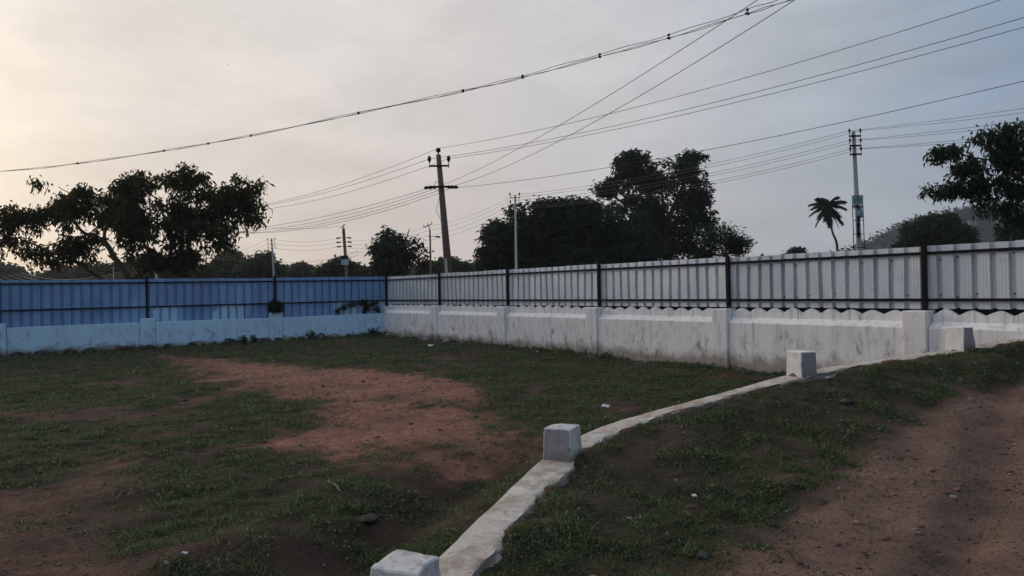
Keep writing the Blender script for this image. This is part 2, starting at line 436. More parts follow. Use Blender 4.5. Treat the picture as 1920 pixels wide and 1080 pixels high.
def height(x, y, detail=True):
    x = np.asarray(x, float); y = np.asarray(y, float)
    # plot inside the walls
    far = sstep(8, 25, y)
    plot = .02 + .16 * far + .02 * np.clip((x + 4) / 8, -1.5, 1) - .05 * sstep(-4, -12, x)
    sd, kz = kerb_sd(x, y)
    lane = np.interp(y, LANE[0], LANE[1])
    near = np.exp(-np.abs(sd) / .9); close = np.exp(-(np.abs(sd) / .42) ** 2)
    lane = lane * (1 - near) + np.minimum(kz - .018, lane + .14) * near
    lane = lane * (1 - close) + (kz - .012) * close
    # washed out channel beside the kerb on the plot side, with its small bank
    ch = np.exp(-((sd + .75) / .28) ** 2) * sstep(8.0, 6.2, y)
    bank = np.exp(-((sd + 1.55) / .35) ** 2) * sstep(7.5, 5.8, y)
    plot = plot - .13 * ch + .07 * bank * (.4 + 1.2 * vnoise(np.stack([x * .9, y * .9], -1), 4)) 
    k = sstep(-.07, .07, sd)
    h = plot * (1 - k) + lane * k
    r_ = np.hypot(x, y - 8)
    h = h * (1 - sstep(40, 120, r_))
    for (ax, ay, bx, by) in ((.55, 2.2, 5.2, 7.6), (1.75, 2.2, 6.6, 7.4)):
        L_ = math.hypot(bx - ax, by - ay); dd = ((x - ax) * (by - ay) - (y - ay) * (bx - ax)) / L_ + .18 * np.sin(y * .9 + ax)
        h = h + np.where(sd > .3, (-.045 * np.exp(-(dd / .13) ** 2) + .022 * np.exp(-((np.abs(dd) - .27) / .1) ** 2)), 0)
    if detail:
        q = np.stack([x, y], -1); fade = 1 - sstep(24, 60, r_)
        h = h + fade * ((fbm(q * .6, 3, 11) - .5) * .09 + (fbm(q * 3.1, 3, 21) - .5) * .085 * np.where(sd > 0, 1.0, .85) + (fbm(q * 8, 3, 31) - .5) * .045)
    return h
def H(x, y): return float(height(np.array([x]), np.array([y]))[0])
def gp(px, py):
    """where the photo ray through a pixel meets the ground"""
    o = Vector((0, 0, EYE)); d = P(px, py, 1.0) - o
    lo = None; t_ = 1.5
    ts = np.arange(1.5, 40, .02); xs = d.x * ts; ys = d.y * ts; zs = EYE + d.z * ts
    hit = np.nonzero(zs < height(xs, ys, False))[0]
    i = hit[0] if len(hit) else len(ts) - 1
    return (xs[i], ys[i])
def poly_sd(poly, x, y):
    """signed distance to polygon, + inside"""
    best = np.full(x.shape, 1e9); ins = np.zeros(x.shape, bool); n_ = len(poly)
    for i in range(n_):
        ax, ay = poly[i]; bx, by = poly[(i + 1) % n_]
        dx, dy = bx - ax, by - ay; L2 = dx * dx + dy * dy + 1e-9
        t_ = np.clip(((x - ax) * dx + (y - ay) * dy) / L2, 0, 1)
        best = np.minimum(best, np.hypot(x - ax - dx * t_, y - ay - dy * t_))
        c = (ay > y) != (by > y)
        ins ^= c & (x < (bx - ax) * (y - ay) / (by - ay + 1e-12) + ax)
    return np.where(ins, best, -best)
def gpoly(pts): return [gp(*q) for q in pts]
RED = gpoly([(300, 668), (430, 674), (560, 688), (700, 692), (830, 706), (905, 735), (880, 765), (760, 752), (770, 766), (880, 775), (940, 800), (985, 840), (900, 858),
             (800, 842), (690, 855), (560, 838), (600, 812), (612, 790), (585, 758), (470, 730), (400, 705), (340, 686)])
BROWN = gpoly([(175, 828), (285, 848), (300, 905), (215, 950), (185, 1010), (250, 1090), (-200, 1090), (-200, 950), (0, 915), (100, 885), (150, 858)])
MIDB = gpoly([(560, 838), (900, 858), (1010, 850), (990, 880), (880, 905), (700, 900), (560, 880)])
LANEP = gpoly([(2200, 690), (1915, 716), (1760, 742), (1690, 790), (1610, 850), (1560, 900), (1500, 960), (1445, 1005), (1390, 1045), (1340, 1090), (1300, 1300), (2600, 1300)])
KSIDE = gpoly([(1075, 880), (1130, 845), (1260, 800), (1330, 800), (1290, 850), (1160, 905), (1060, 990), (960, 1075), (930, 1075), (1000, 960)])
def cover(x, y):
    """red soil, lane soil, grass cover (0..1)"""
    q = np.stack([x, y], -1)
    wob = (fbm(q * .9, 4, 51) - .5) * 1.3 + (fbm(q * 4.0, 3, 52) - .5) * .7
    sd, kz = kerb_sd(x, y)
    r_ = sstep(-.75, .65, poly_sd(RED, x, y) + wob * 1.1)
    br = sstep(-.3, .4, poly_sd(BROWN, x, y) + wob * .6)
    mb = sstep(-.4, .4, poly_sd(MIDB, x, y) + wob * .7)
    ln = sstep(-.22, .22, poly_sd(LANEP, x, y) + wob * .38) * (sd > 0)
    ks = sstep(-.15, .25, poly_sd(KSIDE, x, y) + wob * .3) * (sd > 0)
    patch = fbm(q * .8, 4, 61); small = fbm(q * 3.2, 3, 62)
    dens = sstep(.31, .50, patch * .5 + small * .5)
    dens = np.where(sd > 0, np.maximum(dens, .55 + .45 * sstep(.30, .46, patch * .4 + small * .6)), dens)
    near_bare = sstep(8.5, 5.0, y) * (sd < 0)                      # soil shows more in the near left
    dens = dens * (1 - .6 * near_bare * sstep(.42, .58, fbm(q * 1.7, 3, 64)) - .12 * near_bare)
    g = dens * (1 - r_ * .96) * (1 - .88 * br) * (1 - .6 * mb) * (1 - .965 * ln) * (1 - .6 * ks)
    g = np.where((sd < .135) & (sd > -.14), 0, g)
    lane = np.clip(np.maximum(ln, (sd > 0) * .45), 0, 1)
    red = np.clip(r_ + .36 * mb + .30 * br, 0, 1) * (sd < 0)
    return red, lane, g

def axis(lo, hi, step, far):
    a = list(np.arange(lo, hi + 1e-6, step)); s = step; v = hi
    while v < far: s *= 1.45; v += s; a.append(v)
    s = step; v = lo; pre = []
    while v > -far: s *= 1.45; v -= s; pre.append(v)
    return np.array(pre[::-1] + a)
gx = axis(-17, 11, .075, 3000); gy = axis(1.6, 26.5, .075, 3000)
XX, YY = np.meshgrid(gx, gy); hz = height(XX.ravel(), YY.ravel()).reshape(XX.shape)
gv = np.stack([XX.ravel(), YY.ravel(), hz.ravel()], -1); nx, ny = len(gx), len(gy)
ii = (np.arange(ny - 1)[:, None] * nx + np.arange(nx - 1)[None, :]).ravel()
gf = np.stack([ii, ii + 1, ii + nx + 1, ii + nx], -1)
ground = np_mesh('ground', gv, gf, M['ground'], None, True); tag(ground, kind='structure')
cr, cl, cg = cover(gv[:, 0], gv[:, 1])
def grid_read(x, y, *layers):
    """bilinear reading of values stored on the ground grid"""
    i = np.clip(np.searchsorted(gx, x) - 1, 0, nx - 2); j = np.clip(np.searchsorted(gy, y) - 1, 0, ny - 2)
    u = (x - gx[i]) / (gx[i + 1] - gx[i]); v_ = (y - gy[j]) / (gy[j + 1] - gy[j]); o = []
    for L_ in layers:
        L_ = L_.reshape(ny, nx)
        o.append((L_[j, i] * (1 - u) + L_[j, i + 1] * u) * (1 - v_) + (L_[j + 1, i] * (1 - u) + L_[j + 1, i + 1] * u) * v_)
    return o if len(o) > 1 else o[0]
def gcover(x, y): return grid_read(x, y, cr, cl, cg)
def gheight(x, y): return grid_read(x, y, hz)
ca = ground.data.color_attributes.new('soil', 'FLOAT_COLOR', 'POINT')
ca.data.foreach_set('color', np.stack([cr, cl, cg, np.ones_like(cr)], -1).astype(np.float32).ravel())

# ================================================================= the white boundary wall (right run)
def fr(o, d, n, t_, off, z): return o + d * t_ + n * off + Vector((0, 0, z))
def wbox(mb, o, d, n, t0, t1, o0, o1, z0, z1, z0b=None, z1b=None):
    z0b = z0 if z0b is None else z0b; z1b = z1 if z1b is None else z1b
    return mb.hexa([fr(o, d, n, t0, o1, z0), fr(o, d, n, t1, o1, z0b), fr(o, d, n, t1, o0, z0b), fr(o, d, n, t0, o0, z0),
                    fr(o, d, n, t0, o1, z1), fr(o, d, n, t1, o1, z1b), fr(o, d, n, t1, o0, z1b), fr(o, d, n, t0, o0, z1)])
def prism(mb, o, d, n, prof, t0, t1):
    """prof: list of (off, z) ccw seen from -d; extruded from t0 to t1"""
    k = len(prof)
    vs = [fr(o, d, n, t0, a, z) for a, z in prof] + [fr(o, d, n, t1, a, z) for a, z in prof]
    fs = [(i, (i + 1) % k, k + (i + 1) % k, k + i) for i in range(k)] + [tuple(range(k))[::-1], tuple(range(k, 2 * k))]
    return mb.add(vs, fs)
def soften(o, w_=.012, seg=2):
    bv = o.modifiers.new('bevel', 'BEVEL'); bv.width = w_; bv.segments = seg; bv.limit_method = 'ANGLE'
    return o

wallR = empty('boundary_wall', (CX, CY, 0)); tag(wallR, 'long white plastered wall with scalloped coping running from corner to right edge', 'wall')
NB = 7
for i in range(NB):
    t0, t1 = i * SPR, (i + 1) * SPR
    pa = t0 + (.10 if i else .05); pb = t1 - .26
    mb = MB(); prism(mb, COR, DR, NR, [(.12, -.4), (.12, .945), (.0, 1.035), (-.1, 1.035), (-.1, -.4)][::-1], pa, pb)
    soften(mb.build('wall_panel', M['white'], wallR), .01)
    # ledge roughly trowelled where panel meets the coping
    npk = 9; pw = (pb - pa - .02) / npk
    for k in range(npk):
        a = pa + .01 + k * pw; b_ = a + pw; n_ = 8; top = []
        hv = rnd.uniform(-.02, .012); pk = rnd.uniform(.46, .54); ex = 1.2 if i > 2 else 1.6
        for j in range(n_ + 1):
            u = j / n_; e = abs(u - pk) / (pk if u < pk else 1 - pk)
            top.append((a + .002 + (b_ - a - .004) * u, 1.125 + (.092 + hv) * (1 - e ** ex)))
        mb = MB(); vs = []
        for off in (.0 + rnd.uniform(-.004, .004), -.085):
            vs += [fr(COR, DR, NR, tt, off, 1.02) for tt, z in top] + [fr(COR, DR, NR, tt, off, z) for tt, z in top]
        m_ = n_ + 1; fs = []
        for j in range(n_):
            fs.append((j, j + 1, m_ + j + 1, m_ + j)); fs.append((2 * m_ + j + 1, 2 * m_ + j, 3 * m_ + j, 3 * m_ + j + 1))
            fs.append((m_ + j, m_ + j + 1, 3 * m_ + j + 1, 3 * m_ + j))
        fs += [(0, m_, 3 * m_, 2 * m_), (n_, 2 * m_ + n_, 3 * m_ + n_, m_ + n_)]
        mb.add(vs, fs).build('coping_block', M['white'], wallR)
for i in range(1, NB):
    t_ = i * SPR; mb = MB(); wbox(mb, COR, DR, NR, t_ - .255, t_ + .095, -.12, .165, -.4, 1.195)
    soften(mb.build('pillar', M['white'], wallR), .018)
mb = MB(); wbox(mb, COR, DR, NR, -.1, .18, -.12, .115, -.4, 1.16); soften(mb.build('pillar', M['white'], wallR), .018)

# left run, lower and plain
wallL = empty('boundary_wall', (CX - .3, CY - .2, 0)); tag(wallL, 'low bluish white wall with plain top running from corner to left edge', 'wall')
LZ = [.925, .862, .858, .82, .79, .76]
for i in range(5):
    t0, t1 = i * SPL, (i + 1) * SPL
    pa, pb = (t0 + .21 if i else .10), t1 - .21
    mb = MB(); wbox(mb, COR, DL, NL, pa, pb, -.02, .10, -.45, LZ[i] + (.02 if i else 0), None, LZ[i + 1] + .02)
    soften(mb.build('wall_panel', M['white_shade_blue'], wallL), .01)
for i in range(1, 5):
    t_ = i * SPL; mb = MB(); wbox(mb, COR, DL, NL, t_ - .20, t_ + .20, -.03, .135, -.45, [0, 1.05, .985, .96, .93][i])
    soften(mb.build('pillar', M['white_shade_blue'], wallL), .018)

# ================================================================= metal sheet fences
def sheet_mesh(mb, o, d, n, t0, t1, zb0, zb1, zt, pitch, off=-.055, tilt=0):
    """trapezoid-ribbed sheet: broad pans with recessed channels"""
    prof = []; t_ = t0
    while t_ < t1 - 1e-4:
        for a, f in ((0, 0), (.12, 0), (.16, -.02), (.20, 0), (.31, 0), (.35, -.035), (.39, 0), (.50, 0), (.54, -.035), (.58, 0), (.66, 0), (.71, -1), (.95, -1), (1, 0)):
            tt = t_ + a * pitch
            if tt <= t1 + 1e-4 and (not prof or tt > prof[-1][0] + 1e-5): prof.append((tt, off + f * .055))
        t_ += pitch
    vs = []
    rowz = [0, .25, .5, .75, 1]
    for r_ in rowz:
        for tt, a in prof:
            u = (tt - t0) / (t1 - t0); zb = zb0 + (zb1 - zb0) * u; z = zb + (zt - zb) * r_
            wv = .006 * math.sin(tt * 2.7 + r_ * 3.1) + .004 * math.sin(tt * 7 + r_ * 5)
            vs.append(fr(o, d, n, tt, a + wv, z))
    k = len(prof); fs = []
    for r_ in range(len(rowz) - 1):
        for j in range(k - 1): fs.append((r_ * k + j, r_ * k + j + 1, (r_ + 1) * k + j + 1, (r_ + 1) * k + j))
    return mb.add(vs, fs)

fR = empty('sheet_fence', (CX, CY, 1.2)); tag(fR, 'pale grey ribbed metal sheet fence on black frame above the scalloped wall', 'fence')
PITCH_R = SPR / 15
for i in range(NB):
    for j in range(3):
        a = i * SPR + j * SPR / 3; b_ = a + SPR / 3
        if i == 0 and j == 0: a -= PITCH_R
        mb = MB(); sheet_mesh(mb, COR, DR, NR, a, b_, 1.222, 1.222, 2.154 + rnd.uniform(-.016, .014), PITCH_R, -.055 - rnd.uniform(0, .006))
        o = mb.build('sheet', M['sheet_grey'], fR)
        if i >= 2:
            bo_ = MB()
            for kk in range(5):
                tt = i * SPR + j * SPR / 3 + (kk + .83) * PITCH_R
                for zz in (1.43, 1.97):
                    if rnd.random() < .6: bo_.lathe(fr(COR, DR, NR, tt + rnd.uniform(-.012, .012), -.108, zz + rnd.uniform(-.04, .03)), [(0, .012), (.008, .012), (.012, .006)], NR, 6)
            if bo_.v: tag(bo_.build('bolts', M['black_iron'], o), kind='stuff')
        so_ = o.modifiers.new('solid', 'SOLIDIFY'); so_.thickness = .003
    t0, t1 = i * SPR + .025, (i + 1) * SPR - .025
    for zz in (2.04, 1.353):
        mb = MB(); wbox(mb, COR, DR, NR, t0, t1, -.045, -.012, zz - .021, zz + .021)
        mb.build('rail', M['black_iron'], fR)
    mb = MB(); wbox(mb, COR, DR, NR, t0 + .08, t1 - .24, -.15, -.11, 1.10, 1.235); mb.build('rail', M['black_iron'], fR)
for i in range(NB):
    t_ = i * SPR; mb = MB(); wbox(mb, COR, DR, NR, t_ - .031, t_ + .031, -.05, .005, 1.165 if i == 0 else 1.2, 2.185)
    mb.lathe(fr(COR, DR, NR, t_, -.025, 2.18), [(0, .012), (.03, .012), (.032, .018), (.05, .018), (.055, .008)], n=6)
    mb.build('post', M['black_iron'], fR)

fL = empty('sheet_fence', (CX - .5, CY - .3, 1.0)); tag(fL, 'dull blue ribbed metal sheet fence on black frame above the low wall', 'fence')
PITCH_L = SPL / 15
for i in range(5):
    for j in range(3):
        a = i * SPL + j * SPL / 3 + (-PITCH_L if i == 0 and j == 0 else 0); b_ = i * SPL + (j + 1) * SPL / 3
        mb = MB(); zb = .80 - .025 * i
        sheet_mesh(mb, COR, DL, NL, a, b_, zb, zb, 2.150 + rnd.uniform(-.016, .014), PITCH_L, -.075 - rnd.uniform(0, .006))
        o = mb.build('sheet', M['sheet_shade_blue'], fL)
        so_ = o.modifiers.new('solid', 'SOLIDIFY'); so_.thickness = .003
    t0, t1 = i * SPL + .03, (i + 1) * SPL - .025
    for zz, zz2 in ((2.037, 2.037), (1.353 - .0148 * i, 1.353 - .0148 * (i + 1))):
        mb = MB(); wbox(mb, COR, DL, NL, t0, t1, -.055, -.02, zz - .021, zz + .021, zz2 - .021, zz2 + .021)
        mb.build('rail', M['black_iron'], fL)
    if i:
        t_ = i * SPL; mb = MB(); wbox(mb, COR, DL, NL, t_ - .031, t_ + .031, -.058, -.005, [0, 1.04, .975, .95, .92][i], 2.20)
        mb.lathe(fr(COR, DL, NL, t_, -.03, 2.20), [(0, .012), (.03, .012), (.032, .018), (.05, .018), (.055, .008)], n=6)
        mb.build('post', M['black_iron'], fL)
def t_left(px):       # distance along left run of a photo column
    d0 = P(px, 560, 1.0) - Vector((0, 0, EYE))
    # intersect ray (x/y = k) with line
    k = d0.x / d0.y
    return (CX - k * CY) / (math.cos(AL) - k * math.sin(AL))
for a, b_, zt in ((332, 281, 1.31), (457, 397, 1.325), (722, 625, 1.335)):
    ta, tb = t_left(a), t_left(b_)
    mb = MB(); sheet_mesh(mb, COR, DL, NL, min(ta, tb), max(ta, tb), .80, .80, zt, PITCH_L, -.066)
    o = mb.build('patch_sheet', M['sheet_pale'], fL); tag(o, 'paler patch sheet below the lower rail')

# ================================================================= kerb and blocks
kl = catmull(KA[1:], 26); kv = []; kf = []
prof = [(-1.0, -.75), (-1.0, -.08), (-.985, -.012), (-.95, .0), (-.6, .002), (-.3, .003), (.0, .002), (.3, .001), (.6, .0), (.90, -.004), (.99, -.016), (1.12, -.038), (1.4, -.06), (1.7, -.35)]
for i, q in enumerate(kl):
    a = kl[min(i + 1, len(kl) - 1)] - kl[max(i - 1, 0)]; a = a[:2] / np.linalg.norm(a[:2]); rgt = np.array([a[1], -a[0]])
    for j, (s_, z_) in enumerate(prof):
        wv = (fbm(np.array([[q[0] * 2.5 + (j > 8) * 5.3, q[1] * 2.5]]), 3, 81)[0] - .5)
        wv2 = (fbm(np.array([[q[0] * 11 + j * 1.7, q[1] * 11]]), 3, 83)[0] - .5)
        edge = .7 if j <= 3 else (2.0 if j > 8 else .4)
        off = s_ * q[3] + (wv * .07 + wv2 * .022) * edge
        z = q[2] + z_ + (wv2 * .014 + wv * .012) * (1 if 0 < j < 10 else 2.0)
        kv.append((q[0] + rgt[0] * off, q[1] + rgt[1] * off, z))
k = len(prof)
for i in range(len(kl) - 1):
    for j in range(k - 1): kf.append((i * k + j, (i + 1) * k + j, (i + 1) * k + j + 1, i * k + j + 1))
kf = [f[::-1] for f in kf]
mb = MB(); mb.v = kv; mb.f = kf
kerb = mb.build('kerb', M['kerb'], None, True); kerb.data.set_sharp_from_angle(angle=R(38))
tag(kerb, 'rough limewashed concrete kerb snaking between the blocks up to the wall', 'kerb')

def lumpy_block(name, c, rz, sx, sy, h, taper, matr, seed, parent=None, amp=.012, bev=.03):
    bm = bmesh.new(); bmesh.ops.create_cube(bm, size=1)
    for v in bm.verts:
        k_ = taper if v.co.z > 0 else 1
        v.co = Vector((v.co.x * sx * k_, v.co.y * sy * k_, (v.co.z + .5) * h))
    bmesh.ops.bevel(bm, geom=[e for e in bm.edges], offset=bev, segments=1, affect='EDGES')
    bmesh.ops.subdivide_edges(bm, edges=[e for e in bm.edges if e.calc_length() > .08], cuts=6, use_grid_fill=True)
    bmesh.ops.triangulate(bm, faces=bm.faces)
    co = np.array([v.co for v in bm.verts]); nz = np.stack([fbm(co * 7 + seed * 3 + s * 9, 3, seed + s) for s in range(3)], -1) - .5
    n2 = np.stack([fbm(co * 22 + seed * 3 + s * 9, 2, seed + s + 5) for s in range(3)], -1) - .5
    for v, d, e in zip(bm.verts, nz, n2): v.co += Vector(d) * amp * 2 + Vector(e) * amp * .8
    me = bpy.data.meshes.new(name); bm.to_mesh(me); bm.free()
    me.transform(Matrix.Translation(c) @ Matrix.Rotation(rz, 4, 'Z'))
    o = link_mesh(name, me, matr, parent, True); me.set_sharp_from_angle(angle=R(32)); return o
def block(px, d, zb, rz, s, h, label, seed, amp=.010, foot=True, bare=None, m='concrete'):
    x = P(px, 700, d); e = empty('concrete_block', (x.x, x.y, zb)); tag(e, label, 'block', 'whitewashed blocks along the kerb')
    lumpy_block('block_body', Vector((x.x, x.y, zb - .06)), rz, s, s, h + .06, .9, M[m], seed, e, amp * 1.6, .008)
    bo = e.children[0] if e.children else [o for o in bpy.data.objects if o.parent == e][0]
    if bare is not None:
        bo.data.materials.append(M['grey_face']); bv_ = Vector((math.cos(R(bare)), math.sin(R(bare)), 0))  # the face turned to this angle gets the darker grey
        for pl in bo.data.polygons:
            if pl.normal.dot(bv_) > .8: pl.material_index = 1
    if foot: lumpy_block('mortar_base', Vector((x.x, x.y, zb - .22)), rz + .5, s * 1.75, s * 1.45, .235, .72, M['kerb'], seed + 9, e, .03, .05)
    return e
block(754, 3.62, .02, R(-20), .285, .26, 'rough whitewashed concrete block at the bottom edge, nearest of the four', 3, .009, False)
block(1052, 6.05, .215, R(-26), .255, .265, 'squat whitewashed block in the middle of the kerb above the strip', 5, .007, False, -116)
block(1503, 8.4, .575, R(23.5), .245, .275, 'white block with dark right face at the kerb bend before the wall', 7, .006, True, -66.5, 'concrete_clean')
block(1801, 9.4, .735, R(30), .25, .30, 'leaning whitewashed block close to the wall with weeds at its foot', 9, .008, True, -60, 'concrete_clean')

# ================================================================= foliage
def leaves(C, k, L, W, droop, seed, spread=.35, fold=.25):
    """clusters C (N,3) -> k diamond leaves each. returns verts, quads"""
    r_ = np.random.default_rng(seed); N = len(C)
    th = r_.uniform(0, 2 * np.pi, (N, k)); ph = r_.normal(-droop, .45, (N, k))
    d = np.stack([np.cos(th) * np.cos(ph), np.sin(th) * np.cos(ph), np.sin(ph)], -1)
    ln = L * r_.uniform(.6, 1.25, (N, k, 1))
    st = C[:, None, :] + r_.normal(0, spread * L, (N, k, 3))
    rv = r_.normal(0, 1, (N, k, 3)); s = np.cross(d, rv); s /= np.linalg.norm(s, axis=-1, keepdims=True) + 1e-9
    wd = W * r_.uniform(.7, 1.3, (N, k, 1))
    mid = st + d * ln * .5; tip = st + d * ln + np.array([0, 0, -1]) * ln * fold * (droop > 0)
    q = np.stack([st, mid + s * wd * .5, tip, mid - s * wd * .5], 2).reshape(-1, 3)
    return q, np.arange(len(q)).reshape(-1, 4)
def lobes_px(lobes, d, seed):
    """(px, py, rx, ry[, depth offset, depth radius]) -> centre, radii in metres"""
    r_ = random.Random(seed); o = []
    for lb in lobes:
        px, py, rx, ry = lb[:4]; dd = lb[4] if len(lb) > 4 else r_.uniform(-.3, .3) * rx * pxm(d)
        c = P(px, py, d + dd); s = pxm(d + dd)
        o.append((np.array(c), np.array([rx * s, (lb[5] if len(lb) > 5 else (rx * s * .5 + ry * s * .5)), ry * s])))
    return o
def scatter(lobes, n, seed, gap=.5, gfreq=1.0, shell=.45, lump=.25):
    r_ = np.random.default_rng(seed); vol = np.array([np.prod(b) ** (2 / 3) for a, b in lobes]); vol /= vol.sum()
    out_ = []
    for (c, rad), f in zip(lobes, vol):
        m_ = int(n * f * 1.6) + 6
        d = r_.normal(0, 1, (m_, 3)); d /= np.linalg.norm(d, axis=1, keepdims=True)
        u = r_.uniform(0, 1, (m_, 1)) ** shell
        lu = 1 + lump * 2 * (fbm(d * 1.7 + c * .37, 2, seed)[:, None] - .5)
        p = c + d * rad * u * lu
        keep = fbm(p * gfreq, 2, seed + 3) < gap + .12 * r_.uniform(-1, 1, m_)
        out_.append(p[keep])
    return np.concatenate(out_)
def sprays(C, m_, rad, seed):
    """turn cluster points into flat drooping sprays of m_ clusters"""
    r_ = np.random.default_rng(seed); N = len(C)
    a = r_.uniform(0, 2 * np.pi, (N, m_)); rr_ = rad * np.sqrt(r_.uniform(0, 1, (N, m_))) * r_.uniform(.6, 1.3, (N, 1))
    p = np.stack([np.cos(a) * rr_, np.sin(a) * rr_, -.9 * rr_ ** 2 / rad + r_.normal(0, rad * .12, (N, m_))], -1)
    return (C[:, None, :] + p).reshape(-1, 3)
def limb_pts(pts, d0, jig=0, n=6, seed=0):
    w_ = [np.array(P(q[0], q[1], d0 + (q[2] if len(q) > 2 else 0))) for q in pts]
    c = catmull(np.array(w_), n)
    if jig:
        c[1:-1] += (np.stack([fbm(c[1:-1] * 1.3 + s * 7, 2, seed + s) for s in range(3)], -1) - .5) * jig
    return c
def tree(label, d, lobes, n, k, L, W, droop, leafm, seed, trunk=None, limbs=(), gap=.5, gfreq=1.0, shell=.45, lump=.25, r0=.2, barkm='bark',
         name='broadleaf_tree', cat='tree', group=None, ntwig=14, spread=.35, spray=None):
    lw = lobes_px(lobes, d, seed)
    cen = sum(c for c, r_ in lw) / len(lw)
    tb = trunk if trunk else (sum(l[0] for l in lobes) / len(lobes), 520)
    b = P(tb[0], tb[1], d); zg = 0.0
    e = empty(name, (b.x, b.y, zg)); tag(e, label, cat, group)
    mb = MB()
    base = np.array([b.x, b.y, zg]); bt = np.array(b)
    if limbs:
        root = np.array(P(*limbs[0][0][0][:2], d + (limbs[0][0][0][2] if len(limbs[0][0][0]) > 2 else 0)))
        for li, (pts, ra, rb) in enumerate(limbs):
            c = limb_pts(pts, d, .25, 6, seed + li)
            g0 = c[0].copy(); g0[2] = zg - .1; dirv = c[min(3, len(c) - 1)] - c[0]
            g0[:2] = (c[0] - dirv * (c[0][2] - zg) / max(dirv[2], .3) * .5)[:2] if li == 0 or pts[0][1] > 505 else c[0][:2]
            if pts[0][1] > 500: c = np.vstack([g0, c])
            mb.tube(c, list(np.linspace(ra, rb, len(c))), 8)
    else:
        fork = bt * .35 + cen * .65 if cen[2] > bt[2] else base * .4 + cen * .6
        c = catmull(np.array([base - [0, 0, .1], base * .5 + fork * .5 + np.array([.1, 0, 0]), fork]), 5)
        mb.tube(c, list(np.linspace(r0, r0 * .6, len(c))), 8)
        for c0, r_ in lw:
            c = catmull(np.array([fork, fork * .5 + c0 * .5 - np.array([0, 0, r_[2] * .15]), c0]), 5)
            mb.tube(c, list(np.linspace(r0 * .5, r0 * .12, len(c))), 6)
    mb.build('trunk', M[barkm], e, True)
    C = scatter(lw, n, seed, gap, gfreq, shell, lump)
    C0 = C
    if spray: C = sprays(C, spray[0], spray[1], seed)
    v, f = leaves(C, k, L, W, droop, seed + 1, spread)
    C = C0
    np_mesh('crown', v, f, M[leafm], e)
    # thin twigs reaching out to the edge of the crown
    tw = MB(); rr = random.Random(seed)
    for c0, r_ in lw:
        for _ in range(ntwig):
            q = C[rr.randrange(len(C))]
            if np.all(np.abs(q - c0) < r_ * 1.1):
                m_ = (c0 + q) / 2 - np.array([0, 0, .08 * r_[2]])
                tw.tube([c0, m_, q], [.035, .022, .010], 4, False)
    if tw.v: tag(tw.build('twigs', M[barkm], e), kind='stuff')
    return e

# --- feathery trees behind the left fence
tree('spreading feathery tree behind the left end of the blue fence, branches bare below', 31,
     [(160, 380, 66, 44), (120, 395, 42, 36), (205, 405, 62, 52), (215, 360, 45, 22), (95, 345, 20, 26), (65, 405, 48, 22), (20, 402, 32, 22), (18, 445, 40, 24), (75, 458, 44, 22), (125, 472, 42, 24),
      (160, 446, 28, 16), (-40, 430, 50, 40), (110, 440, 42, 24)],
     105, 8, .23, .09, .65, 'leaf_warm', 101,
     limbs=[([(240, 520), (222, 490), (203, 462), (196, 450)], .13, .10), ([(198, 455), (165, 440), (135, 415), (120, 400)], .085, .04), ([(197, 452), (196, 435), (205, 410), (215, 385)], .075, .035),
            ([(190, 522, .6), (160, 503, .6), (125, 482, .4), (85, 466, 0), (40, 450)], .085, .03), ([(135, 415), (90, 408), (30, 405)], .035, .015), ([(205, 415), (170, 390), (110, 350)], .03, .015)],
     gap=.53, gfreq=1.25, lump=.4, spread=.5, spray=(9, .42), name='feathery_tree', group='feathery trees behind the blue fence')
tree('larger feathery tree behind the blue fence with drooping leaf sprays, nearer the corner', 30,
     [(300, 375, 62, 44), (350, 345, 50, 34), (395, 395, 62, 50), (335, 430, 66, 44), (270, 430, 48, 40), (440, 385, 42, 48), (462, 345, 24, 32), (475, 395, 28, 30), (430, 350, 34, 24), (240, 335, 24, 22),
      (258, 395, 40, 40), (300, 475, 44, 24), (345, 480, 26, 22), (425, 440, 40, 22), (385, 345, 34, 26), (280, 320, 26, 12), (330, 328, 22, 14)],
     165, 8, .23, .09, .65, 'leaf_warm', 131,
     limbs=[([(348, 522), (318, 500), (292, 480), (268, 462)], .13, .07), ([(352, 522), (350, 490), (352, 455), (360, 420), (375, 380)], .12, .05), ([(360, 425), (400, 400), (440, 375), (462, 350)], .05, .02),
            ([(318, 500), (320, 460), (305, 410), (290, 370)], .08, .03), ([(352, 455), (400, 430), (450, 415)], .04, .018), ([(290, 400), (260, 360), (240, 335)], .03, .012)],
     gap=.53, gfreq=1.25, lump=.4, spread=.5, spray=(9, .42), name='feathery_tree', group='feathery trees behind the blue fence')
# --- small round tree left of leaning pole
tree('dark roundish tree standing just left of the leaning power pole', 56,
     [(748, 470, 46, 36), (720, 460, 26, 26), (770, 450, 28, 24), (788, 480, 20, 28), (742, 440, 26, 18), (745, 500, 44, 20), (768, 428, 12, 10), (715, 490, 20, 18)],
     620, 9, .40, .17, .2, 'leaf_dark', 161, trunk=(748, 520), lump=.45, gap=.5, gfreq=.8)
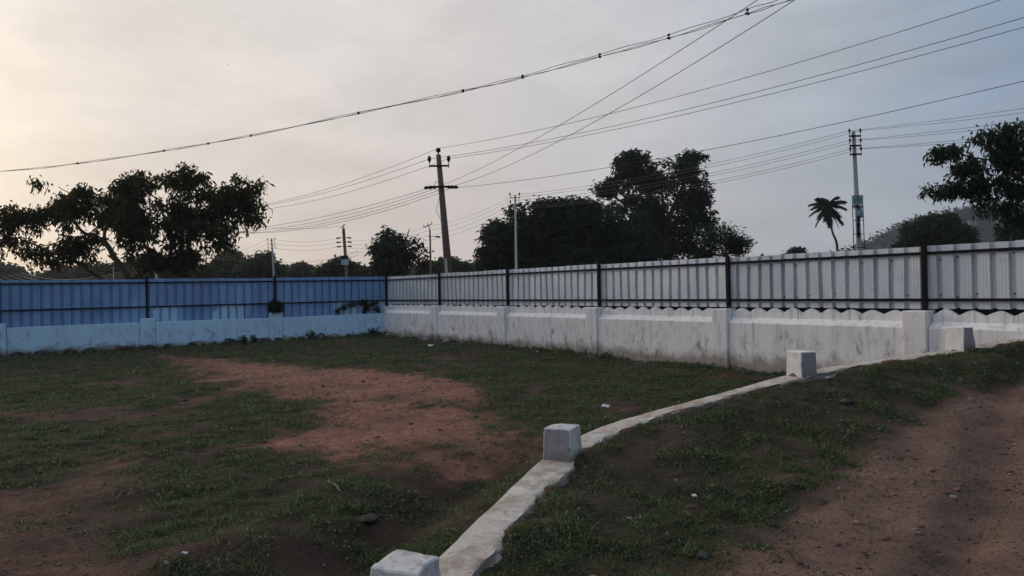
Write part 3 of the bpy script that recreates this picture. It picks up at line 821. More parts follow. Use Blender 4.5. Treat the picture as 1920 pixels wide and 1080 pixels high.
# --- big dense tree and tall tree
tree('broad dense dark green tree right of the slim white pole', 50,
     [(1000, 450, 80, 62), (1060, 430, 90, 58), (1130, 440, 90, 62), (1000, 400, 50, 26), (940, 460, 44, 46), (1180, 470, 60, 50), (1060, 490, 150, 40), (920, 490, 28, 34), (1080, 390, 50, 22), (925, 435, 24, 22), (1030, 385, 30, 16)],
     3600, 9, .32, .14, .15, 'leaf_dark', 191, trunk=(1060, 520), gap=.66, gfreq=.8, r0=.4, lump=.15)
tree('tallest tree with two dark towering heads behind the pale fence', 62,
     [(1190, 318, 40, 38), (1240, 335, 44, 36), (1295, 318, 38, 36), (1150, 350, 32, 18), (1130, 355, 18, 16), (1230, 390, 74, 48), (1310, 380, 30, 44), (1300, 430, 44, 46), (1230, 460, 80, 40), (1185, 300, 28, 22),
      (1300, 300, 26, 18), (1328, 420, 20, 30), (1275, 480, 70, 30), (1200, 410, 50, 50)],
     3400, 9, .38, .17, .15, 'leaf_dark', 211, trunk=(1255, 520), gap=.495, gfreq=.75, r0=.45, lump=.45)
tree('feathery dark bush at the right foot of the tallest tree', 47,
     [(1350, 455, 44, 30), (1385, 462, 26, 22), (1330, 470, 36, 22), (1370, 440, 24, 16)],
     620, 10, .34, .06, -.35, 'leaf_dark', 231, trunk=(1355, 520), gap=.56, gfreq=1.1, r0=.15)
# --- near right feathery tree
tree('dark feathery tree leaning into the picture at the right edge above the fence', 21,
     [(1850, 300, 60, 30), (1790, 280, 32, 12), (1830, 265, 40, 18), (1885, 255, 26, 26), (1890, 295, 40, 40), (1800, 310, 36, 12), (1770, 278, 26, 10), (1800, 345, 52, 16), (1750, 352, 26, 10), (1850, 350, 48, 24),
      (1885, 378, 30, 16), (1850, 375, 30, 9), (1925, 350, 34, 26), (1912, 405, 16, 18), (1950, 300, 46, 40), (1985, 360, 50, 50), (1893, 236, 16, 14), (2040, 300, 60, 60)],
     105, 8, .155, .06, .65, 'leaf_dark', 251,
     limbs=[([(2040, 520), (2010, 440), (1975, 380), (1930, 350)], .17, .09), ([(1930, 350), (1895, 325), (1870, 300), (1850, 275)], .08, .03), ([(1930, 350), (1860, 350), (1800, 345), (1750, 350)], .05, .015),
            ([(1975, 380), (1960, 330), (1940, 280)], .08, .03), ([(1870, 300), (1820, 290), (1770, 280)], .03, .012), ([(1900, 330), (1905, 280), (1890, 240)], .04, .015)],
     gap=.52, gfreq=1.7, lump=.4, spread=.5, spray=(9, .30), name='feathery_tree')
# --- right background trees
tree('dark dome-shaped tree in front of the rocky hill', 64,
     [(1755, 440, 62, 34), (1728, 452, 36, 20), (1795, 448, 32, 28), (1760, 420, 32, 14), (1705, 464, 26, 10), (1780, 412, 14, 10)],
     1500, 9, .42, .2, .1, 'leaf_dark', 271, trunk=(1755, 520), gap=.66, gfreq=.7, r0=.35)
tree('rounded dark tree at the right edge below the feathery tree', 52,
     [(1905, 445, 34, 20), (1930, 435, 34, 26), (1960, 440, 40, 34)], 700, 9, .36, .18, .1, 'leaf_mid', 281, trunk=(1930, 520), gap=.64, gfreq=.8, r0=.3)
tree('tiny treetop just showing over the pale fence left of the palm', 85, [(1495, 470, 14, 6), (1490, 480, 26, 10)], 140, 8, .4, .22, .1, 'leaf_dark', 291, trunk=(1495, 520), gap=.62, r0=.15)
tree('tiny treetop just showing over the pale fence between palm and sign pole', 85, [(1590, 470, 10, 5), (1588, 480, 18, 9)], 90, 8, .4, .22, .1, 'leaf_dark', 293, trunk=(1589, 520), gap=.62, r0=.15)
# --- trees along the far left skyline
FARL = [
    ('hazy tree at the far left edge under the feathery branches', 150, [(5, 512, 36, 14), (30, 520, 26, 10), (-20, 508, 30, 14)], 300, 1.0),
    ('low hazy tree beside the smallest far pole', 150, [(115, 514, 22, 10), (135, 516, 20, 10), (95, 520, 20, 7)], 260, 1.0),
    ('tangled low tree behind the bare sloping branch', 110, [(175, 508, 34, 16), (205, 515, 30, 12)], 260, .8),
    ('dark tree seen between the two feathery trunks', 90, [(262, 502, 40, 22), (225, 510, 28, 14), (290, 508, 30, 20)], 420, .65),
    ('dark tree behind the larger feathery trunk', 85, [(345, 508, 36, 16), (385, 512, 24, 12)], 340, .62),
    ('bushy tree with a thin top left of the middle far pole', 95, [(432, 502, 34, 22), (430, 481, 22, 7), (405, 508, 24, 14)], 460, .62),
    ('rounded dark tree just behind the middle far pole', 88, [(490, 498, 34, 22), (500, 488, 20, 13), (470, 508, 26, 14), (520, 508, 14, 12)], 520, .6),
    ('small reddish green tree right of the middle far pole', 105, [(565, 505, 20, 12), (545, 514, 26, 8)], 260, .6),
    ('leafy green tree in front of the stout pole with the dark sign', 72, [(640, 505, 36, 17), (615, 512, 30, 12), (672, 512, 28, 11), (636, 496, 16, 10)], 620, .46),
    ('low dark tree between the sign pole tree and the round tree', 88, [(700, 512, 26, 10), (680, 516, 24, 8)], 240, .55),
    ('broad low tree behind the foot of the leaning pole', 92, [(835, 500, 32, 15), (860, 504, 26, 12), (805, 508, 30, 12)], 500, .6),
    ('pale hazy tree between the leaning pole and the dense tree', 140, [(890, 502, 22, 9), (870, 510, 30, 8)], 220, .85)]
for q, (lab, d, lb, n, L) in enumerate(FARL):
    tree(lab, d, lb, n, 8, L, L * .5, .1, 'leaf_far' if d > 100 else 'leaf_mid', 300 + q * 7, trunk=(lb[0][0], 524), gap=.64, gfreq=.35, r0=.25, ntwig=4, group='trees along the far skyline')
# a continuous belt of far woodland behind them
lw = []
rr = random.Random(5)
for px in range(-260, 2250, 26):
    lw.append((np.array(P(px, 522 - .0184 * (px - 400) * 1.0 + rr.uniform(-4, 3), 210 + rr.uniform(-20, 20))), np.array([6, 6, rr.uniform(2.0, 4.0)])))
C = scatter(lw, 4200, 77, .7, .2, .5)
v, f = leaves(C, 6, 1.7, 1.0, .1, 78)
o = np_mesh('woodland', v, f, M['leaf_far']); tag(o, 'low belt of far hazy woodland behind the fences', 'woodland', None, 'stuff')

# --- coconut palm
def palm(px, py, bx, by, d, r_px):
    b = P(bx, by, d); t_ = P(px, py, d); s = pxm(d)
    g0 = b + (b - P(px + 22, 440, d)) * ((b.z) / max(.1, (P(px + 22, 440, d).z - b.z)))
    e = empty('coconut_palm', (g0.x, g0.y, 0)); tag(e, 'slender coconut palm with curved trunk left of the tall sign pole', 'palm')
    c = catmull(np.array([np.array([g0.x, g0.y, -.1]), np.array(b), np.array(P(px + 9, 432, d)), np.array(t_)]), 8)
    MB().tube(c, list(np.linspace(.15, .075, len(c))), 8).build('trunk', M['bark'], e, True)
    rr = random.Random(12)
    angs = [(8, 20), (35, 42), (62, 62), (95, 72), (125, 58), (150, 38), (172, 14), (195, -8), (215, -28), (-18, -12), (-40, -30), (240, -45), (-65, -48), (265, -50), (20, -5), (160, 0), (80, 30), (110, 20), (300, -35), (140, -20), (45, 10)]
    for q, (az, el) in enumerate(angs):
        if q < 14: dx, dz = math.cos(R(az)), math.sin(R(az)); dy = rr.uniform(-.6, .6)
        else: dx, dz = math.cos(R(az)) * .5, math.sin(R(el)) + .15; dy = rr.choice((-1, 1)) * rr.uniform(.6, .9)
        dv = Vector((dx, dy, dz * .9 + .12)).normalized(); ln = r_px * s * rr.uniform(.92, 1.15); n_ = 12
        rach = []
        for j in range(n_ + 1):
            u = j / n_; rach.append(t_ + dv * ln * u + Vector((0, 0, -1)) * ln * .40 * u ** 2.2)
        mb = MB(); mb.tube(rach, list(np.linspace(.035, .008, n_ + 1)), 4, False)
        side = dv.cross(Vector((0, 0, 1))); side = side.normalized() if side.length > .1 else Vector((1, 0, 0))
        for j in range(1, 3 * n_ + 1):
            u = j / (3 * n_); p0 = t_ + dv * ln * u + Vector((0, 0, -1)) * ln * .40 * u ** 2.2
            tg = (dv + Vector((0, 0, -1)) * .30 * 2.2 * u ** 1.2).normalized(); ll = ln * .48 * (1 - .8 * abs(u - .4)) * rr.uniform(.8, 1.15)
            for sg in (-1, 1):
                dd = (side * sg * .75 + tg * .55 + Vector((0, 0, -.30 - .3 * rr.random()))).normalized()
                tip = p0 + dd * ll; wv = tg * .13
                mb.add([p0 - wv, p0 + wv, tip], [(0, 1, 2)])
        mb.build('frond', M['leaf_dark'], e)
    mb = MB()
    for q in range(6):
        a = q * 1.05; c0 = t_ + Vector((math.cos(a) * .2, math.sin(a) * .2, -.22)); mb.lathe(c0 - Vector((0, 0, .13)), [(0, .03), (.06, .11), (.14, .12), (.22, .08), (.26, .02)], n=6)
    mb.build('coconuts', M['bark'], e, True)
palm(1551, 386, 1570, 470, 72, 33)

# ================================================================= hill with boulders
HD = 520
sil = [(1560, 488), (1600, 470), (1615, 462), (1640, 450), (1662, 439), (1690, 427), (1720, 417), (1760, 409), (1790, 403), (1815, 400), (1840, 398), (1862, 394), (1885, 393), (1910, 396), (1960, 385), (2050, 360), (2200, 340), (2400, 330), (2600, 345)]
def sil_z(px):
    return np.interp(px, [q[0] for q in sil], [P(q[0], q[1], HD).z for q in sil])
us = np.linspace(1540, 2600, 190); vs_ = np.linspace(0, 1, 40); hv = []
for v_ in vs_:
    for u in us:
        x = (u - 960) / FPX * HD; y = HD - 150 * (1 - v_) if v_ < 1 else HD
        z = max(sil_z(u), 0) * (math.sin(min(v_, 1) * math.pi / 2) ** 1.25)
        hv.append((x, y, z))
hv2 = [(x, HD + 160 * t_, max(sil_z(us[i]), 0) * (1 - t_)) for t_ in (.15, .4, .7, 1) for i, x in enumerate((us - 960) / FPX * HD)]
hv = np.array(hv + hv2); nz_ = fbm(hv * .05, 4, 91) - .5; n3 = fbm(hv * .22, 3, 93) - .5
hv[:, 2] = np.maximum(hv[:, 2] + (nz_ * 7 + n3 * 2.2) * np.clip(hv[:, 2] / 8, 0, 1), -1)
nu = len(us); nr_ = len(hv) // nu
ii = (np.arange(nr_ - 1)[:, None] * nu + np.arange(nu - 1)[None, :]).ravel()
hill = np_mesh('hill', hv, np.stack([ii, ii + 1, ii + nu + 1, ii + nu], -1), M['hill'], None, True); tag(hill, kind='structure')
# scrub covering the hill
rs = np.random.default_rng(9); idx = rs.integers(0, nu * 40, 9000); C = hv[idx] + rs.normal(0, 1.0, (9000, 3)) * [2, 2, .3] + [0, 0, .6]
C = C[hv[idx][:, 2] > 2]
v, f = leaves(C, 6, 2.6, 1.5, -.3, 95, .6); o = np_mesh('hill_scrub', v, f, M['leaf_scrub']); tag(o, 'low scrub covering the rocky hillside', 'scrub', None, 'stuff')
def rock_mesh(name, c, r_, seed, matr, parent=None, sq=(1, 1, .75), sub=2):
    bm = bmesh.new(); bmesh.ops.create_icosphere(bm, subdivisions=sub, radius=1)
    co = np.array([v.co for v in bm.verts]); nn = fbm(co * 1.3 + seed * 5.1, 2, seed) - .5; n2_ = fbm(co * 3.1 + seed * 2.1, 2, seed + 4) - .5
    for v, a, b in zip(bm.verts, nn, n2_):
        k_ = 1 + a * .9 + b * .35; v.co = Vector((v.co.x * sq[0] * k_ * r_, v.co.y * sq[1] * k_ * r_, v.co.z * sq[2] * k_ * r_))
    me = bpy.data.meshes.new(name); bm.to_mesh(me); bm.free(); me.transform(Matrix.Translation(c) @ Matrix.Rotation(seed * 1.7, 4, 'Z'))
    return link_mesh(name, me, matr, parent)
def hill_pt(px, py):
    best = None; bd = 1e9
    for q in hv[:nu * 40]:
        t_ = P(px, py, q[1]); dd = (t_.x - q[0]) ** 2 + (t_.z - q[2]) ** 2
        if dd < bd: bd = dd; best = q
    return Vector(best)
for px, py, rp, lab in ((1867, 402, 12, 'big pale boulder on the crest of the hill'), (1880, 410, 5, 'small pale boulder just below the crest boulder'),
                        (1877, 424, 12, 'large pale boulder halfway down the hill by the right-hand tree'), (1820, 418, 9, 'pale boulder right of the dome-shaped tree top'),
                        (1905, 418, 9, 'greyish boulder partly hidden at the right of the hill')):
    c = hill_pt(px, py); rock_mesh('boulder', c, rp * pxm(c.y), int(px), M['boulder'], None, (1, .8, .75), 3)
    tag(bpy.data.objects[-1] if False else COL.objects[-1], lab, 'boulder', 'boulders on the hill')

# ================================================================= power poles
def arm(e, pole_at, dl, dr, size, matr, pins=(), pinh=.2, strain=False, name='crossarm'):
    a = pole_at + Vector((-dl, 0, 0)); b = pole_at + Vector((dr, 0, 0))
    mb = MB(); h = size / 2
    off = Vector((0, -.12, 0))
    a += off; b += off
    mb.hexa([a + Vector((0, -h, -h)), b + Vector((0, -h, -h)), b + Vector((0, h, -h)), a + Vector((0, h, -h)), a + Vector((0, -h, h)), b + Vector((0, -h, h)), b + Vector((0, h, h)), a + Vector((0, h, h))])
    o = mb.build(name, matr, e)
    for fx in pins:
        q = a + (b - a) * fx; mb = MB()
        if strain:
            sgn = -1 if fx < .5 else 1
            mb.lathe(q, [(0, .02), (.05, .06), (.12, .075), (.16, .04), (.22, .07), (.30, .07), (.36, .03)], (sgn, 0, -.1), 8)
        else:
            mb.lathe(q + Vector((0, 0, h)), [(-.12, .014), (pinh * .5, .014), (pinh * .55, .03), (pinh * .8, .045) , (pinh, .05), (pinh * 1.2, .045), (pinh * 1.35, .025)] if pinh < .25 else [(-.12, .018), (pinh * .5, .018), (pinh * .55, .05), (pinh * .8, .075), (pinh, .085), (pinh * 1.25, .07), (pinh * 1.5, .04)], (0, 0, 1), 8)
        mb.build('insulator', M['insul'], o)
    return a, b
def pole(label, top, bot, d, r0, r1, matr, cat='pole', group='power poles', square=True):
    t_ = P(top[0], top[1], d); b = P(bot[0], bot[1], d)
    dv = (t_ - b).normalized(); g0 = t_ - dv * ((t_.z + .1) / dv.z)
    e = empty('power_pole', (g0.x, g0.y, 0)); tag(e, label, cat, group)
    n_ = 4 if square else 10
    o = MB().tube([g0, g0.lerp(t_, .5), t_], [r0, (r0 + r1) / 2, r1], n_).build('shaft', matr, e, not square)
    if square: soften(o, .02, 1)
    def at(py):
        f = (py - top[1]) / (bot[1] - top[1]); return t_.lerp(b, f)
    return e, at, t_
E_ = {}
# leaning pole
D1 = 31
e, at1, top1 = pole('leaning weathered pole with two crossarms, tallest in the middle of the picture', (822, 290), (841, 511), D1, .205, .10, M['pole_brown'], square=False)
mb = MB(); mb.lathe(top1 - Vector((0, 0, .05)), [(0, .03), (.15, .03), (.16, .10), (.24, .11), (.30, .09), (.34, .04)], n=8); mb.build('insulator', M['insul'], e)
arm(e, at1(312), .42, .42, .07, M['black_iron'], (.02, .98), .26)
a, b = arm(e, at1(351), .46, .46, .08, M['black_iron'], (.12, .30, .74, .9), .12, True)
mb = MB(); c0 = at1(351)
mb.tube([c0 + Vector((-.25, -.2, .05)), c0 + Vector((-.2, -.2, .22)), c0 + Vector((.0, -.2, .15)), c0 + Vector((.05, -.2, -.05))], .012, 5)
mb.tube([c0 + Vector((-.3, -.2, -.05)), c0 + Vector((0, -.22, -.22)), c0 + Vector((.45, -.2, -.06))], .012, 5)
mb.tube([at1(370) + Vector((-.10, -.15, 0)), at1(395) + Vector((-.28, -.15, 0)), at1(415) + Vector((-.12, -.15, 0))], .010, 5)
mb.build('jumper_wire', M['wire'], e)
# stay pole at its foot
# sign pole on right
D8 = 36
e8, at8, top8 = pole('tall pale pole with three crossarms and a green sign above the right fence', (1600, 246), (1611, 468), D8, .20, .115, M['pole_grey'])
for py in (256, 274, 290): arm(e8, at8(py), .27, .29, .075, M['black_iron'], (.03, .97), .24)
c0 = at8(375); s8 = pxm(D8)
def board(e, c, wd, ht, matr, name='sign_board', th=.03):
    mb = MB(); x0, x1, z0, z1 = c.x - wd / 2, c.x + wd / 2, c.z - ht / 2, c.z + ht / 2
    mb.hexa([(x0, c.y, z0), (x1, c.y, z0), (x1, c.y + th, z0), (x0, c.y + th, z0), (x0, c.y, z1), (x1, c.y, z1), (x1, c.y + th, z1), (x0, c.y + th, z1)])
    return mb.build(name, matr, e)
sc_ = Vector((P(1607.5, 375, D8 - .3).x, D8 - .35, P(1607.5, 375, D8 - .3).z))
sb = board(e8, sc_, 20.5 * s8, 17.5 * s8, M['sign_green'])
yy = sc_.y - .006
mk = MB()
mk.lathe(Vector((sc_.x, yy + .002, sc_.z + .145)), [(0, .045), (.006, .045)], (0, -1, 0), 10)
def strokes(mk, x0, x1, z, h, n, seed):
    r_ = random.Random(seed); wd = (x1 - x0) / n
    for q in range(n):
        a = x0 + q * wd
        if r_.random() < .12: continue
        for (u0, v0, u1, v1) in r_.sample([(0, 0, .18, 1), (.6, 0, .78, 1), (0, .8, .78, 1), (0, 0, .78, .2), (.1, .4, .7, .6), (.3, 0, .5, 1)], 3):
            mk.hexa([(a + u0 * wd, yy, z + v0 * h), (a + u1 * wd, yy, z + v0 * h), (a + u1 * wd, yy + .004, z + v0 * h), (a + u0 * wd, yy + .004, z + v0 * h),
                     (a + u0 * wd, yy, z + v1 * h), (a + u1 * wd, yy, z + v1 * h), (a + u1 * wd, yy + .004, z + v1 * h), (a + u0 * wd, yy + .004, z + v1 * h)])
strokes(mk, sc_.x - .17, sc_.x + .17, sc_.z - .02, .075, 7, 3)
strokes(mk, sc_.x - .11, sc_.x + .10, sc_.z - .085, .028, 9, 5)
tag(mk.build('sign_lettering', M['sign_ink'], sb), kind='stuff')
mb = MB()
for q in range(4):
    z = sc_.z - 17.5 * s8 / 2 - .02 - q * .042
    wbox(mb, Vector((sc_.x, sc_.y, 0)), Vector((1, 0, 0)), Vector((0, -1, 0)), -10 * s8, 10.3 * s8, -.04, .0, z - .026, z)
mb.build('sign_frame', M['black_iron'], e8)
for sx0, sx1 in ((1598.5, 1601), (1618, 1621)):
    MB().tube([P(sx0, 384, D8 - .3), P(sx1, 468, D8 - .3)], .022, 6).build('frame_upright', M['black_iron'], e8)
for py in (388, 413, 439, 464): MB().tube([P(1599 + (py - 388) * .03, py, D8 - .3), P(1618.5 + (py - 388) * .035, py, D8 - .3)], .016, 5).build('frame_rung', M['black_iron'], e8)
# torn sheet and dark cloth caught in the frame
def rag(name, pts, matr, par, wd, seed):
    r_ = random.Random(seed); c = catmull(np.array([np.array(P(*q)) for q in pts]), 5); vs = []; fs = []
    for i, q in enumerate(c):
        ww = wd * (.6 + .8 * r_.random())
        for u in (-1, -.3, .4, 1): vs.append((q[0] + u * ww * .5, q[1] + r_.uniform(-.05, .05), q[2] + r_.uniform(-.03, .03)))
    for i in range(len(c) - 1):
        for j in range(3): fs.append((i * 4 + j, i * 4 + j + 1, i * 4 + j + 5, i * 4 + j + 4))
    o = MB().add(vs, fs).build(name, matr, par)
    sd_ = o.modifiers.new('solid', 'SOLIDIFY'); sd_.thickness = .01
    return o
o = rag('torn_plastic', [(1610, 388, D8 - .3), (1611, 395, D8 - .3), (1613, 402, D8 - .3), (1614, 408, D8 - .3)], M['rag_pale'], None, .26, 3); tag(o, 'torn pale plastic sheet snagged under the green sign', 'plastic')
o = rag('hanging_cloth', [(1610, 405, D8 - .33), (1609.5, 416, D8 - .33), (1609, 428, D8 - .33), (1610, 440, D8 - .33), (1610, 446, D8 - .33)], M['rag_dark'], None, .12, 5); tag(o, 'dark strip of cloth hanging down inside the frame of the sign pole', 'cloth')
# slim white pole before the dense tree
D6 = 44
e6, at6, top6 = pole('slim white pole with short crossarms in front of the dense tree', (966, 366), (968, 503), D6, .115, .07, M['pole_white'])
arm(e6, at6(371), .33, .27, .04, M['pole_rust'], (.03, .97), .2); arm(e6, at6(385), .30, .05, .04, M['pole_rust'], (.03,), .2)
# thin pole beside round tree
D7 = 52
e7, at7, top7 = pole('thin reddish pole with angled top arm right of the round tree', (806, 431), (808, 512), D7, .10, .07, M['pole_rust'])
q0 = at7(431)
mb = MB(); mb.tube([q0, q0 + Vector((-.08, -.1, .28))], .03, 6); mb.tube([q0 + Vector((-.40, -.1, .18)), q0 + Vector((.18, -.1, .42))], .03, 6)
for u in (0, .5, 1):
    q = (q0 + Vector((-.40, -.1, .18))).lerp(q0 + Vector((.18, -.1, .42)), u); mb.tube([q, q + Vector((-.05, 0, .16))], [.025, .03], 6)
mb.build('top_arm', M['pole_rust'], e7)
arm(e7, at7(444), .12, .40, .04, M['pole_rust'], (.96,), .1, True)
# stout pole with dark sign
D2 = 62
e2, at2, top2 = pole('stout rusty pole with three long crossarms and a dark sign at its foot', (644, 428), (649, 500), D2, .17, .13, M['pole_rust'])
for py in (446, 454, 462): arm(e2, at2(py), .40, .38, .045, M['pole_rust'], (.14, .86), .1, True)
mb = MB(); q = top2; mb.tube([q, q + Vector((.05, 0, .28))], .03, 6); mb.tube([q + Vector((-.22, -.05, .08)), q + Vector((.05, -.05, .14))], .05, 6); mb.tube([q + Vector((-.02, -.05, .26)), q + Vector((.14, -.05, .28))], .05, 6); mb.build('switch', M['pole_rust'], e2)
for q in (436, 440): arm(e2, at2(q), .10, .14, .1, M['pole_rust'])
c0 = Vector((P(648, 483, D2).x, D2 - .4, P(648, 483, D2).z)); board(e2, c0, 14 * pxm(D2), 7 * pxm(D2), M['rag_dark'], 'sign_board')
c1 = Vector((c0.x + .02, D2 - .4, c0.z - 9 * pxm(D2))); board(e2, c1, 14 * pxm(D2), 10 * pxm(D2), M['sign_blue'], 'sign_board')
# middle far pole
D3 = 66
e3, at3, top3 = pole('pale far pole with three crossarms, right of the rounded dark tree', (509, 447), (514, 522), D3, .15, .075, M['pole_grey'])
for py in (450.5, 458.5, 465.5): arm(e3, at3(py), .33, .32, .035, M['pole_rust'], (.03, .97), .14)
# smaller far poles
D4 = 100
e4, at4, top4 = pole('far thin pole with a white board at its foot behind the blue fence', (386.5, 472), (388.5, 522), D4, .12, .07, M['pole_grey'])
for py in (476, 484): arm(e4, at4(py), .42, .42, .04, M['pole_rust'], (.03, .97), .14)
c0 = Vector((P(389, 517.5, D4).x, D4 - .4, P(389, 517.5, D4).z)); board(e4, c0, 11 * pxm(D4), 6.5 * pxm(D4), M['sign_pale'])
D5 = 120
e5, at5, top5 = pole('smallest far pole near the left edge with two crossarms', (57.5, 493), (59, 522), D5, .11, .08, M['pole_rust'])
for py in (499, 508): arm(e5, at5(py), .5, .5, .05, M['pole_rust'], (.03, .97), .16)
e9, at9, top9 = pole('short white pole between the feathery trunks', (212.5, 501), (213, 524), 75, .06, .05, M['pole_white'])
arm(e9, at9(502), .25, .25, .03, M['pole_white'])
ea, ata, topa = pole('broad white pole right behind the larger feathery trunk', (290, 484), (294, 524), 70, .17, .12, M['pole_white'])
for py in (488, 493, 498): arm(ea, ata(py), .1, .55, .04, M['pole_white'])
# short white stay beside leaning pole
mb = MB(); mb.tube([P(836, 485, D1 - .3), P(838.5, 520, D1 - .3), P(842, 565, D1 - .3)], .035, 6); o = mb.build('guard_pipe', M['pole_white'], None); tag(o, 'thin white pipe standing against the foot of the leaning pole', 'pipe')

# ================================================================= wires
def wire(label, a, b, sag, r_=.008, n=24, matr='wire', ext=0.0, group='overhead wires', u0=0.0):
    a, b = Vector(a), Vector(b); pts = []
    for i in range(n + 1):
        u = u0 + (1 + ext - u0) * i / n
        q = a.lerp(b, u); q.z -= sag * 4 * u * (1 - u); pts.append(q)
    o = MB().tube(pts, r_, 4, False).build('overhead_wire', M[matr]); tag(o, label, 'wire', group); return o
# three-strand line with spacers crossing whole sky
def wsp(px, py, d): return np.array(P(px, py, d))
mainl = [(-420, 352, 31), (0, 322, 26), (145, 307, 24.5), (307, 283.5, 23), (470, 255, 21.5), (672, 213, 19.6), (868, 172, 17.9), (980, 146, 17), (1125, 107, 15.8), (1255, 72, 14.8), (1403, 26, 13.7), (1490, -2, 13.1), (1700, -75, 11.7)]
base = catmull(np.array([wsp(*q) for q in mainl]), 8)
offs = [np.array([0, 0, .0]), np.array([0, .1, .045]), np.array([0, .05, .10])]
names3 = ('lowest strand of the bundled line crossing the whole sky', 'middle strand of the bundled line crossing the whole sky', 'uppermost strand of the bundled line crossing the whole sky')
nb = len(base)
for k_ in range(3):
    pts = []
    for i, q in enumerate(base):
        u = i / (nb - 1); sp_ = .3 + .75 * sstep(.3, .95, u)
        pts.append(Vector(q + offs[k_] * sp_ + np.array([0, 0, .012 * math.sin(i * .9 + k_ * 2.1)])))
    o = MB().tube(pts, .0062, 5, False).build('overhead_wire', M['wire']); tag(o, names3[k_], 'wire', 'overhead wires')
spx = [(145, 307, 24.5, 'over the left feathery tree'), (307, 283.5, 23, 'above the larger feathery tree'), (390, 270, 22.3, 'second right of the larger feathery tree'), (470, 255, 21.5, 'above the tip of the larger feathery tree'),
       (672, 213, 19.6, 'left of the leaning pole top'), (868, 172, 17.9, 'right of the leaning pole top'), (980, 146, 17, 'high above the slim white pole'), (1125, 107, 15.8, 'high above the dense tree'),
       (1255, 72, 14.8, 'high above the tallest tree'), (1403, 26, 13.7, 'near the top edge of the picture')]
for px, py, d, lb in spx:
    u = np.argmin([abs(np.linalg.norm(q - wsp(px, py, d))) for q in base]) / (nb - 1); sp_ = .3 + .75 * sstep(.3, .95, u)
    p0 = Vector(wsp(px, py, d)); mb = MB()
    for k_ in range(3):
        c = p0 + Vector(offs[k_] * sp_); mb.lathe(c - Vector((.03, 0, 0)), [(0, .01), (.01, .022), (.05, .022), (.06, .01)], (1, 0, 0), 6)
    mb.tube([p0, p0 + Vector(offs[2] * sp_)], .012, 5)
    o = mb.build('wire_spacer', M['insul']); tag(o, 'dark spacer clamp on the bundled line ' + lb, 'spacer', 'spacers on the bundled line')
# leaning pole: three top conductors, both ways
p_top = top1 + Vector((0, 0, .27)); p_l = at1(312) + Vector((-.41, -.12, .3)); p_r = at1(312) + Vector((.41, -.12, .3))
wire('upper wire from the top of the leaning pole to the top right', p_top, P(1875, 0, 15.6), .35, .008, 30, ext=.5)
wire('middle wire from the leaning pole crossarm out of the right edge', p_l, P(1920, 33, 15.6), .35, .008, 30, ext=.5)
wire('lower wire from the leaning pole crossarm out of the right edge', p_r, P(1920, 51, 16.2), .30, .008, 30, ext=.5)
wire('top wire running left from the leaning pole behind the feathery tree', p_top, P(480, 386, 47), .30, .010, 30, ext=.9)
wire('second wire running left from the leaning pole behind the feathery tree', p_l, P(480, 388, 47), .25, .010, 30, ext=.9)
wire('third wire running left from the leaning pole behind the feathery tree', p_r, P(480, 394, 47), .35, .010, 30, ext=.9)
la = at1(351) + Vector((-.45, -.15, 0)); lb_ = at1(351) + Vector((.46, -.15, 0))
wire('steep wire from the lower arm to the top edge, left one', at1(348), P(1420, 0, 11.3), .25, .008, 30, ext=.4)
wire('steep wire from the lower arm to the top edge, right one', lb_, P(1490, 0, 11.3), .35, .008, 30, ext=.4)
wire('lone wire from the leaning pole passing over the tallest tree to the right edge', lb_ + Vector((-.1, 0, -.08)), P(1920, 152, 16), .30, .008, 30, ext=.4)
for q, (y0, ye, lab) in enumerate(((350, 428, 'highest'), (355, 433, 'second'), (360, 436, 'third'), (363, 437, 'lowest'))):
    wire('%s of four low wires sagging left from the leaning pole' % lab, la + Vector((.05 + .18 * q, 0, -.02 - .06 * q)), P(470, ye, 44), .25 + .06 * q, .010, 30, ext=.9)
# sign pole wires, to slim pole and to the right
pn = ('top left', 'top right', 'middle left', 'middle right', 'bottom left', 'bottom right')
k_ = 0
for row, py in enumerate((256, 274, 290)):
    for sd_ in (-1, 1):
        a = at8(py) + Vector((.27 * sd_, -.12, .26)); ye = [203, 211, 226, 234, 250, 257][k_]
        wire('wire from the %s insulator of the sign pole to the right edge' % pn[k_], a, P(1920, ye, 31), .05, .008, 16, ext=.9)
        ly = [366, 370, 376, 380, 388, 391][k_]
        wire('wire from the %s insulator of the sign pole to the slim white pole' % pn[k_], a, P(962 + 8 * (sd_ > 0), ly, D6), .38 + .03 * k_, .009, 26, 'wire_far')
        k_ += 1
for q, (y0, y1, lab) in enumerate(((366, 430, 'highest'), (372, 438, 'second'), (380, 447, 'third'), (388, 456, 'lowest'))):
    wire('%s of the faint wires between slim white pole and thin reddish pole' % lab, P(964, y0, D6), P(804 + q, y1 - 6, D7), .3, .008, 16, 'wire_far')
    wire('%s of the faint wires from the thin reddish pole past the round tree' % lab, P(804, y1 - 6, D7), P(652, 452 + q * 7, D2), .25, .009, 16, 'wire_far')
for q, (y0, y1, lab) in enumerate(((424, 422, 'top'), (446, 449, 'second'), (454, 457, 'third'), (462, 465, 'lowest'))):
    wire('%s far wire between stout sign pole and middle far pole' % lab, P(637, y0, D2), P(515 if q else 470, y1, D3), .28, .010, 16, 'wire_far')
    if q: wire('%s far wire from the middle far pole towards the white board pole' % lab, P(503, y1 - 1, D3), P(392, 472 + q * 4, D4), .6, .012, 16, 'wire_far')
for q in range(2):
    wire(('upper' if q == 0 else 'lower') + ' linked low cable right of the middle far pole', P(514, 489 + q * 4, D3), P(672, 471 + q * 7, D2 - 3), .45, .012, 20, 'wire_far')
